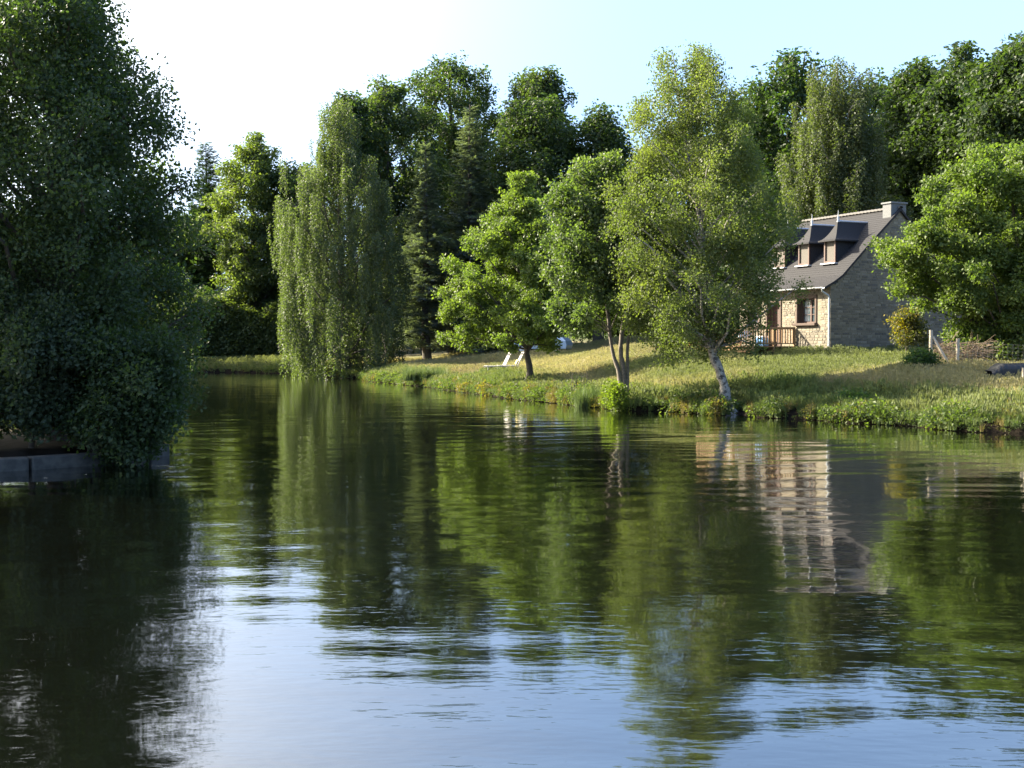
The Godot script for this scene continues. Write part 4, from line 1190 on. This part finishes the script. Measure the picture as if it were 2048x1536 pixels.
func build_fence() -> void:
	var pale := mottled("weathered_post", Color(.30, .25, .18), Color(.44, .38, .29), .03, Vector3(3, .7, 3), .9, .3, 81)
	var a := Vector3(15.36, ground(15.36, -44), -44)
	var b := Vector3(16.15, ground(16.15, -43.5), -43.5)
	var t := thing("wire_fence", "pale wooden fence posts with diagonal brace and wire netting", "fence", a)
	var post := func(p: Vector3, q: Vector3, r: float) -> MeshInstance3D:
		var m := Mb.new()
		var pts := []; var rad := []
		for k in 7:
			pts.append(p.lerp(q, k / 6.0) + Vector3(rng.randf_range(-.012, .012), 0, rng.randf_range(-.012, .012)))
			rad.append(r * rng.randf_range(.9, 1.08))
		m.tube(pts, rad, 8)
		return part("post", m.mesh(pale), t)
	rng.seed = 88
	post.call(Vector3(0, -.3, 0), Vector3(.0, 1.33, 0), .068)
	post.call(b - a + Vector3(0, -.3, 0), b - a + Vector3(.01, 1.0, 0), .062)
	var c := Vector3(18.3, ground(18.3, -42.6), -42.6)
	post.call(c - a + Vector3(0, -.3, 0), c - a + Vector3(0, 1.05, 0), .06)
	var br := Mb.new()
	br.tube([Vector3(.06, 1.08, .02), Vector3(.33, .5, .22), Vector3(.62, -.08, .42)], [.05, .055, .052], 8)
	part("brace", br.mesh(pale), t)
	var w := Mb.new()
	for k in 8:
		var y := .08 + k * .12
		var p0 := Vector3(0, y, .07); var p1 := b - a + Vector3(0, y, .07); var p2 := c - a + Vector3(0, y, .07)
		w.tube([p0, p0.lerp(p1, .5) + Vector3(0, -.015, 0), p1, p1.lerp(p2, .5) + Vector3(0, -.03, 0), p2], [.002, .002, .002, .002, .002], 4, false)
	for k in 20:
		var s := k / 19.0
		var p := Vector3.ZERO.lerp(b - a, s / .27) if s < .27 else (b - a).lerp(c - a, (s - .27) / .73)
		w.tube([p + Vector3(0, .06, .07), p + Vector3(0, .93, .07)], [.002, .002], 4, false)
	part("wire_netting", w.mesh(plain("wire", Color(.30, .29, .27), .5, .7)), t)
	# brushwood stacked behind the netting
	var bx := Vector3(16.6, ground(16.6, -44.3), -44.3)
	var pile := thing("brushwood_pile", "tangle of dry brown branches behind the wire netting", "branches", bx)
	var m := Mb.new()
	for i in 210:
		var p := Vector3(rng.randf_range(-.85, 1.0), rng.randf_range(.02, .85), rng.randf_range(-.35, .35))
		var d := Vector3(rng.randf_range(-1, 1), rng.randf_range(-.25, .45), rng.randf_range(-.4, .4)).normalized() * rng.randf_range(.25, .6)
		if p.y - absf(d.y) < 0: p.y += absf(d.y)
		m.tube([p - d, p + unit() * .05, p + d], [.012, .01, .004], 4, false)
	part("branches", m.mesh(mottled("dry_twig", Color(.14, .10, .065), Color(.26, .19, .12), .03, Vector3(2, 2, 2), .9, 0, 82)), pile)
	# lone post at the right edge
	var px := Vector3(16.2, ground(16.2, -38), -38)
	var lone := thing("stake", "short pale stake by the water at the right edge", "post", px)
	var lm := Mb.new()
	lm.tube([Vector3(0, -.3, 0), Vector3(.01, .3, 0), Vector3(0, .62, 0)], [.05, .047, .045], 8)
	part("shaft", lm.mesh(pale), lone)
	# a long heap under black sheeting
	var hx := Vector3(17.4, ground(17.2, -40.6) - .04, -40.6)
	var heap := thing("covered_heap", "low black plastic sheeting stretched over a long raised bed", "tarpaulin", hx)
	var sm := Mb.new()
	var nx := 60
	var nr := 10
	var pt := func(i: int, j: int) -> Vector3:
		var x := -1.35 + 3.0 * i / nx
		var s := float(j) / nr
		var end := smoothstep(0.0, .16, (x + 1.35) / 3.0)
		var ang := s * PI
		var hgt := .48 * (.5 + .5 * end) + .025 * fine_noise.get_noise_2d(x * 80, 4)
		var fold := .02 * sin(x * 34 + s * 2.0) * (1 - end * .55) + .012 * fine_noise.get_noise_2d(x * 300, s * 60)
		var cz := signf(cos(ang)) * pow(absf(cos(ang)), .45)
		return Vector3(x + (1 - end) * .12 * s, hgt * pow(maxf(sin(ang), 0), .4) + fold * .5, (.5 + fold) * cz)
	for i in nx:
		for j in nr:
			sm.quad(pt.call(i, j), pt.call(i, j + 1), pt.call(i + 1, j + 1), pt.call(i + 1, j))
	part("sheet", sm.mesh(plain("black_plastic", Color(.014, .014, .015), .6)), heap)


# ---------------------------------------------------------------- loungers, car, terrace
func build_small_things() -> void:
	var slat := mottled("silver_teak", Color(.30, .285, .26), Color(.40, .38, .35), .03, Vector3(3, 3, 3), .8, 0, 91)
	var dark := plain("dark_cushion", Color(.03, .03, .035), .9)
	var i := 0
	for q in [[-.55, -67.3, .35, "white slatted lounger left of the other, dark pillow at its head"], [.16, -66.6, .25, "white slatted lounger nearest the trunk of the bright conical tree"]]:
		var at := Vector3(q[0], ground(q[0], q[1]) + .02, q[1])
		var t := thing("garden_lounger", q[3], "lounger", at, "loungers on the meadow")
		t.rotation.y = q[2]
		t.scale = Vector3.ONE * .84
		# seat slats along -x, back raised at +x
		for k in 11:
			var s := Mb.new()
			s.box(Vector3(-1.15 + k * .115, .30, 0), Vector3(.09, .025, .60), Basis.IDENTITY, .005)
			part("seat_slat", s.mesh(slat), t)
		for k in 9:
			var s := Mb.new()
			var d := .09 + k * .105
			s.box(Vector3(.12 + d * .45, .31 + d * .89, 0), Vector3(.09, .025, .60), Basis(Vector3(0, 0, 1), 1.1), .005)
			part("back_slat", s.mesh(slat), t)
		for z in [-.29, .29]:
			var r := Mb.new()
			r.box(Vector3(-.5, .255, z), Vector3(1.5, .06, .035), Basis.IDENTITY, .006)
			r.bar(Vector3(.14, .29, z * .9), Vector3(.58, 1.18, z * .9), .05, .03, .005)
			part("rail", r.mesh(slat), t)
			for x in [-1.1, .15]:
				var l := Mb.new()
				l.box(Vector3(x, .11, z), Vector3(.05, .26, .04), Basis.IDENTITY, .005)
				part("leg", l.mesh(slat), t)
		var p := Mb.new()
		p.box(Vector3(.48, 1.06, 0), Vector3(.17, .07, .44), Basis(Vector3(0, 0, 1), 1.1), .028)
		part("pillow", p.mesh(dark), t)
		var c := Mb.new()
		if i == 1:
			c.box(Vector3(.12, .52, 0), Vector3(.32, .07, .34), Basis(Vector3(0, 0, 1), 1.1), .025)
			tag(part("cushion", c.mesh(plain("cream_cushion", Color(.60, .52, .26), .9)), t), "cream cushion")
		i += 1
	build_car()
	build_terrace()
	# bare rose stems at the bank
	rng.seed = 411
	var rp := Vector3(2.75, ground(2.75, -50.6), -50.6)
	var rose := thing("rose_bush", "few bare dark rose stems standing above the bank plants", "bush", rp)
	var m := Mb.new()
	for k in 9:
		var x := rng.randf_range(-.3, .5)
		var lean := rng.randf_range(-.14, .14)
		m.tube([Vector3(x, -.1, 0), Vector3(x + lean * .5, .38, .03), Vector3(x + lean, rng.randf_range(.65, 1.0), 0)], [.017, .014, .01], 5)
	part("stems", m.mesh(mats["dark_bark"]), rose)
	var buf := PackedFloat32Array()
	for k in 26:
		put(buf, Basis(Vector3.UP, rng.randf() * TAU).scaled(Vector3.ONE * .32), Vector3(rng.randf_range(-.35, .55), rng.randf_range(.08, .95), rng.randf_range(-.1, .1)), Color(.05, .08, .03))
	tag(swarm("leaves", clump("fine"), buf, rose), "", "", "", "stuff")
	# reeds on the point left of the loungers
	for q in [[-5.3, -72.6, 12, "pale green reed clump on the low point left of the loungers"], [3.1, -48.6, 5, "tuft of broad reed leaves at the water below the rose stems"]]:
		var at := Vector3(q[0], ground(q[0], q[1]), q[1])
		var t := thing("reed_clump", q[3], "reeds", at, "reeds along the bank")
		var rb := PackedFloat32Array()
		for k in int(q[2]) * 9:
			var c := Color(.075, .12, .04).lerp(Color(.12, .16, .07), rng.randf())
			var sc := rng.randf_range(.7, 1.15)
			put(rb, Basis(Vector3.UP, rng.randf() * TAU).scaled(Vector3(sc, sc * 1.15, sc)), Vector3(rng.randf_range(-1, 1) * .1 * q[2], 0, rng.randf_range(-.6, .6)), c)
		tag(swarm("leaves", clump("blade"), rb, t), "", "", "", "stuff")

func build_car() -> void:
	var at := Vector3(2.2, ground(2.2, -86.5), -86.5)
	var t := thing("parked_car", "pale blue hatchback parked in the shade at the wood's edge", "car", at)
	t.rotation.y = deg_to_rad(-18)
	var paint := plain("blue_paint", Color(.25, .34, .46), .25, .3)
	paint.clearcoat_enabled = true
	var side := [[-2.0, .35], [-2.05, .62], [-1.95, .86], [-1.2, .98], [-.55, 1.40], [.9, 1.46], [1.65, 1.20], [1.95, .92], [2.02, .6], [1.95, .35]]
	var mb := Mb.new()
	# stations across the body: half width narrows above the belt line
	var half := func(y: float) -> float: return .84 if y < .95 else lerpf(.82, .60, (y - .95) / .52)
	for i in side.size():
		var p: Array = side[i]
		var q: Array = side[(i + 1) % side.size()]
		var a: float = half.call(p[1]); var b: float = half.call(q[1])
		mb.quad(Vector3(p[0], p[1], a), Vector3(q[0], q[1], b), Vector3(q[0], q[1], -b), Vector3(p[0], p[1], -a))
		for s in [-1.0, 1.0]:
			var cen := Vector3(0, .7, s * .87)
			if s > 0: mb.tri(cen, Vector3(p[0], p[1], a), Vector3(q[0], q[1], b))
			else: mb.tri(cen, Vector3(q[0], q[1], -b), Vector3(p[0], p[1], -a))
	part("body", mb.mesh(paint), t)
	var gl := plain("car_glass", Color(.02, .025, .03), .06)
	for s in [-1.0, 1.0]:
		for w in [[-.95, -.05, -.5], [.02, 1.25, .85]]:
			var g := Mb.new()
			g.quad(Vector3(w[0], .97, s * .83), Vector3(w[1], .97, s * .83), Vector3(minf(w[1], 1.05), 1.36, s * .67), Vector3(w[2] if w[0] < 0 else w[0], 1.36, s * .67))
			part("side_window", g.mesh(gl), t)
	for e in [[-1.17, 1.0, -.6, 1.38, "windscreen"], [1.62, 1.24, 1.0, 1.45, "rear_window"]]:
		var g := Mb.new()
		var o := Vector3(-.02 if e[0] < 0 else .02, .02, 0)
		g.quad(Vector3(e[0], e[1], -.7) + o, Vector3(e[0], e[1], .7) + o, Vector3(e[2], e[3], .58) + o, Vector3(e[2], e[3], -.58) + o)
		part(e[4], g.mesh(gl), t)
	for x in [-1.28, 1.25]:
		for z in [-.78, .78]:
			var w := Mb.new()
			w.tube([Vector3(0, 0, -.10), Vector3(0, 0, -.085), Vector3(0, 0, .085), Vector3(0, 0, .10)], [.27, .31, .31, .27], 18)
			var wh := part("wheel", w.mesh(plain("tyre", Color(.02, .02, .02), .85)), t, Vector3(x, .31, z))
			var r := Mb.new()
			r.tube([Vector3(0, 0, -.105), Vector3(0, 0, .105)], [.19, .19], 14)
			part("rim", r.mesh(plain("alloy", Color(.45, .46, .48), .35, .7)), wh)
	for z in [-.6, .6]:
		var l := Mb.new()
		l.box(Vector3(-2.02, .72, z), Vector3(.06, .14, .3), Basis.IDENTITY, .02)
		part("headlight", l.mesh(plain("lamp_glass", Color(.6, .62, .65), .1)), t)

func build_terrace() -> void:
	# wooden deck with a railing in front of the left part of the front wall
	var u := Vector3(-.432, 0, -.902).normalized()
	var w := u.cross(Vector3.UP)
	var o := Vector3(14.44, 2.32, -54.5)
	var t := thing("wooden_terrace", "wooden terrace with railing in front of the cottage door", "terrace", o + u * 4.6 - w * 1.3)
	t.basis = Basis(u, Vector3.UP, w)
	var timber := mottled("terrace_timber", Color(.20, .115, .055), Color(.32, .20, .10), .03, Vector3(2, 2, 2), .75, 0, 95)
	for k in 16:
		var b := Mb.new()
		b.box(Vector3(-2.1 + k * .28, .1, 0), Vector3(.262, .05, 2.5), Basis.IDENTITY, .006)
		part("deck_board", b.mesh(timber), t)
	var f := Mb.new()
	for z in [-1.1, 0.0, 1.1]: f.box(Vector3(0, -.05, z), Vector3(4.4, .24, .1))
	part("deck_frame", f.mesh(timber), t)
	for p in [[-2.2, -1.2], [-2.2, 0.0], [-2.2, 1.2], [-.7, -1.2], [.8, -1.2], [2.2, -1.2]]:
		var b := Mb.new()
		b.box(Vector3(p[0], .38, p[1]), Vector3(.1, 1.12, .1), Basis.IDENTITY, .008)
		part("post", b.mesh(timber), t)
	for r in [[Vector3(-2.2, .97, -1.25), Vector3(-2.2, .97, 1.25)], [Vector3(-2.14, .97, -1.2), Vector3(2.25, .97, -1.2)]]:
		var b := Mb.new()
		b.bar(r[0], r[1], .11 if r[0].x == r[1].x else .05, .05 if r[0].x == r[1].x else .11, .008)
		part("handrail", b.mesh(timber), t)
		var lo := Mb.new()
		lo.bar(r[0] + Vector3(0, -.72, 0), r[1] + Vector3(0, -.72, 0), .05, .05)
		part("bottom_rail", lo.mesh(timber), t)
	for k in 15:
		var b := Mb.new()
		b.box(Vector3(-2.2, .6, -1.05 + k * .155), Vector3(.028, .7, .06))
		part("baluster", b.mesh(timber), t)
	for k in 26:
		var b := Mb.new()
		b.box(Vector3(-2.0 + k * .165, .6, -1.2), Vector3(.06, .7, .028))
		part("baluster", b.mesh(timber), t)
	# table with a pale cloth, and a cool box, on the deck
	var tp := t.transform * Vector3(.5, .125, .1)
	var tb := thing("terrace_table", "round table with pale blue cloth on the terrace", "table", tp)
	var cl := Mb.new()
	var N := 40
	for k in N:
		var a := TAU * k / N
		var b := TAU * (k + 1) / N
		var ra := .62 + .03 * sin(k * 2.3); var rb := .62 + .03 * sin((k + 1) * 2.3)
		cl.tri(Vector3(0, .75, 0), Vector3(cos(b) * .55, .75, sin(b) * .55), Vector3(cos(a) * .55, .75, sin(a) * .55))
		cl.quad(Vector3(cos(a) * .55, .75, sin(a) * .55), Vector3(cos(b) * .55, .75, sin(b) * .55), Vector3(cos(b) * rb, .42, sin(b) * rb), Vector3(cos(a) * ra, .42, sin(a) * ra))
	part("cloth", cl.mesh(plain("pale_blue_cloth", Color(.42, .52, .62), .9)), tb)
	var lg := Mb.new()
	lg.tube([Vector3(0, .03, 0), Vector3(0, .74, 0)], [.05, .05], 10)
	lg.tube([Vector3(0, 0, 0), Vector3(0, .03, 0)], [.26, .22], 16)
	part("pedestal", lg.mesh(timber), tb)
	var cp := t.transform * Vector3(-1.6, .125, -.2)
	var cbx := thing("cool_box", "white and blue cool box behind the terrace railing", "cool box", cp)
	cbx.basis = t.basis
	var c1 := Mb.new()
	c1.box(Vector3(0, .2, 0), Vector3(.55, .4, .36), Basis.IDENTITY, .03)
	part("body", c1.mesh(plain("blue_plastic", Color(.12, .28, .55), .4)), cbx)
	var c2 := Mb.new()
	c2.box(Vector3(0, .44, 0), Vector3(.57, .075, .38), Basis.IDENTITY, .025)
	part("lid", c2.mesh(plain("white_plastic", Color(.72, .74, .76), .4)), cbx)
	# two painted garden posts further left, seen under the birch
	var k3 := 0
	for q in [[9.9, -70.2, Color(.62, .58, .50), "white short garden post left of the birch trunk on the far lawn"], [10.35, -69.6, Color(.50, .24, .06), "orange short garden post left of the birch trunk on the far lawn"]]:
		var at := Vector3(q[0], ground(q[0], q[1]), q[1])
		var g := thing("garden_post", q[3], "post", at, "painted garden posts")
		var m := Mb.new()
		m.box(Vector3(0, .22, 0), Vector3(.14, .64, .14), Basis.IDENTITY, .015)
		part("shaft", m.mesh(plain("garden_post_%d" % k3, q[2], .7)), g)
		var cpm := Mb.new()
		cpm.box(Vector3(0, .56, 0), Vector3(.18, .04, .18), Basis.IDENTITY, .01)
		part("cap", cpm.mesh(plain("garden_post_%d" % k3, q[2], .7)), g)
		k3 += 1


# ---------------------------------------------------------------- ground cover
func build_meadow() -> void:
	rng.seed = 1001
	var buf := PackedFloat32Array()
	var n := 0
	var tries := 0
	while n < 95000 and tries < 260000:
		tries += 1
		# nearer strips denser
		var d := 33.0 + 68.0 * pow(rng.randf(), 1.25)
		var x := rng.randf_range(-.20, .47) * d
		var z := -d
		var sd := shore_distance(x, z)
		if sd < 0.4: continue
		var hx := (Vector3(x, 0, z) - Vector3(14.44, 0, -54.5))
		var lu := hx.dot(Vector3(-.432, 0, -.902)); var lw := hx.dot(Vector3(.902, 0, -.432))
		if lu > -.05 and lu < HL + .1 and lw > -.05 and lw < HW: continue
		if x > 15.9 and x < 19.2 and z < -39.9 and z > -41.2: continue
		if lu > 2.3 and lu < 6.9 and lw > -2.6 and lw <= 0: continue
		n += 1
		var c := meadow_tone(x, z)
		c = c.lerp(Color(.10, .14, .038), rng.randf() * .22) * rng.randf_range(.85, 1.2)
		var s := rng.randf_range(.42, .8) * (1.0 + .3 * fine_noise.get_noise_2d(x * 20, z * 20))
		if sd < 2.6:
			s *= 1.4
			c = c.lerp(Color(.085, .135, .034), .65)
		put(buf, Basis(Vector3.UP, rng.randf() * TAU).scaled(Vector3(s * 1.2, s, s * 1.2)), Vector3(x, ground(x, z) - .02, z), c)
	tag(swarm("meadow_grass", clump("grass"), buf, self), "tall straw-coloured meadow grass on the slope below the cottage", "grass", "", "stuff")
	# far left bank and the strip under the hedge
	var b2 := PackedFloat32Array()
	for i in 9000:
		var x := rng.randf_range(-44, -17)
		var z := rng.randf_range(-118, -101)
		var sd := shore_distance(x, z)
		if sd < 0.1: continue
		var s := rng.randf_range(.8, 1.4)
		put(b2, Basis(Vector3.UP, rng.randf() * TAU).scaled(Vector3(s * 1.5, s, s * 1.5)), Vector3(x, ground(x, z) - .02, z), meadow_tone(x, z).lerp(Color(.10, .14, .038), .75) * rng.randf_range(.85, 1.2))
	tag(swarm("bank_grass", clump("grass"), b2, self), "shaded rough grass on the far bank under the hedge", "grass", "", "stuff")

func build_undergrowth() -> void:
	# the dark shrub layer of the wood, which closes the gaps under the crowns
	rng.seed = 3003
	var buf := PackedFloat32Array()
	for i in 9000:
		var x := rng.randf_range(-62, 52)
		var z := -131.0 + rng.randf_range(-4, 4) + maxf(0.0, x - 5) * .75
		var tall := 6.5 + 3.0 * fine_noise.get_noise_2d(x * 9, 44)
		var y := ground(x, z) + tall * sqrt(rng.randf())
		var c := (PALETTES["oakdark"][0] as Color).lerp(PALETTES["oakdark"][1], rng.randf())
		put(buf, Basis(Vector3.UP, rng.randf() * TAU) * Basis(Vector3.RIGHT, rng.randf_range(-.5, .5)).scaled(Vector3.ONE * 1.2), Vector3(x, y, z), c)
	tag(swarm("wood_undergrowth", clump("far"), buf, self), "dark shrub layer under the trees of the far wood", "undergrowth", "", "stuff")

func build_bank() -> void:
	rng.seed = 2002
	var herb := PackedFloat32Array()
	var sedge := PackedFloat32Array()
	var n := SHORE.size() / 2
	for i in 44:
		var a := Vector2(SHORE[2 * i], SHORE[2 * i + 1])
		var b := Vector2(SHORE[2 * ((i + 1) % n)], SHORE[2 * ((i + 1) % n) + 1])
		if i > 37 and i < 41: continue
		var ln := a.distance_to(b)
		var inland := Vector2((b - a).y, -(b - a).x).normalized()
		var mid := (a + b) / 2 + inland * .5
		if shore_distance(mid.x, mid.y) < 0: inland = -inland
		var per := 150.0 if i < 20 else 80.0 if i < 30 else 26.0
		for k in int(ln * per):
			var depth := rng.randf_range(-.18, .55) + maxf(0, rng.randfn(0, .7))
			var p := a.lerp(b, rng.randf()) + inland * depth
			var dens := patch_noise.get_noise_2d(p.x * 14, p.y * 14) + fine_noise.get_noise_2d(p.x * 60, p.y * 60) * .5
			if dens < -.5: continue
			if Vector2(p.x - 8.3, p.y + 43.2).length() < .95 or Vector2(p.x - 4.4, p.y + 45.4).length() < .3: continue
			var g := maxf(ground(p.x, p.y), 0.06 if rng.randf() < .4 else .24)
			var lush := clampf(.55 + dens, 0.42, 1.2)
			var c := (PALETTES["bank"][0] as Color).lerp(PALETTES["bank"][1], rng.randf())
			if fine_noise.get_noise_2d(p.x * 40 + 99, p.y * 40) > .28: c = c.lerp(Color(.20, .14, .06), .7)
			if rng.randf() < .62:
				var s := rng.randf_range(.55, 1.15) * lush
				put(herb, Basis(Vector3.UP, rng.randf() * TAU) * Basis(Vector3.RIGHT, rng.randf_range(-.4, .4)).scaled(Vector3.ONE * s), Vector3(p.x, g + rng.randf_range(-.05, .27) * lush, p.y), c)
			else:
				var s := rng.randf_range(.28, .62) * (.6 + lush * .5)
				put(sedge, Basis(Vector3.UP, rng.randf() * TAU).scaled(Vector3.ONE * s), Vector3(p.x, g - .03, p.y), c)
	tag(swarm("bank_plants", clump("herb"), herb, self), "leafy green plants overhanging the water along the bank", "plants", "", "stuff")
	tag(swarm("bank_sedge", clump("blade"), sedge, self), "arching sedge and long grass along the water's edge", "grass", "", "stuff")
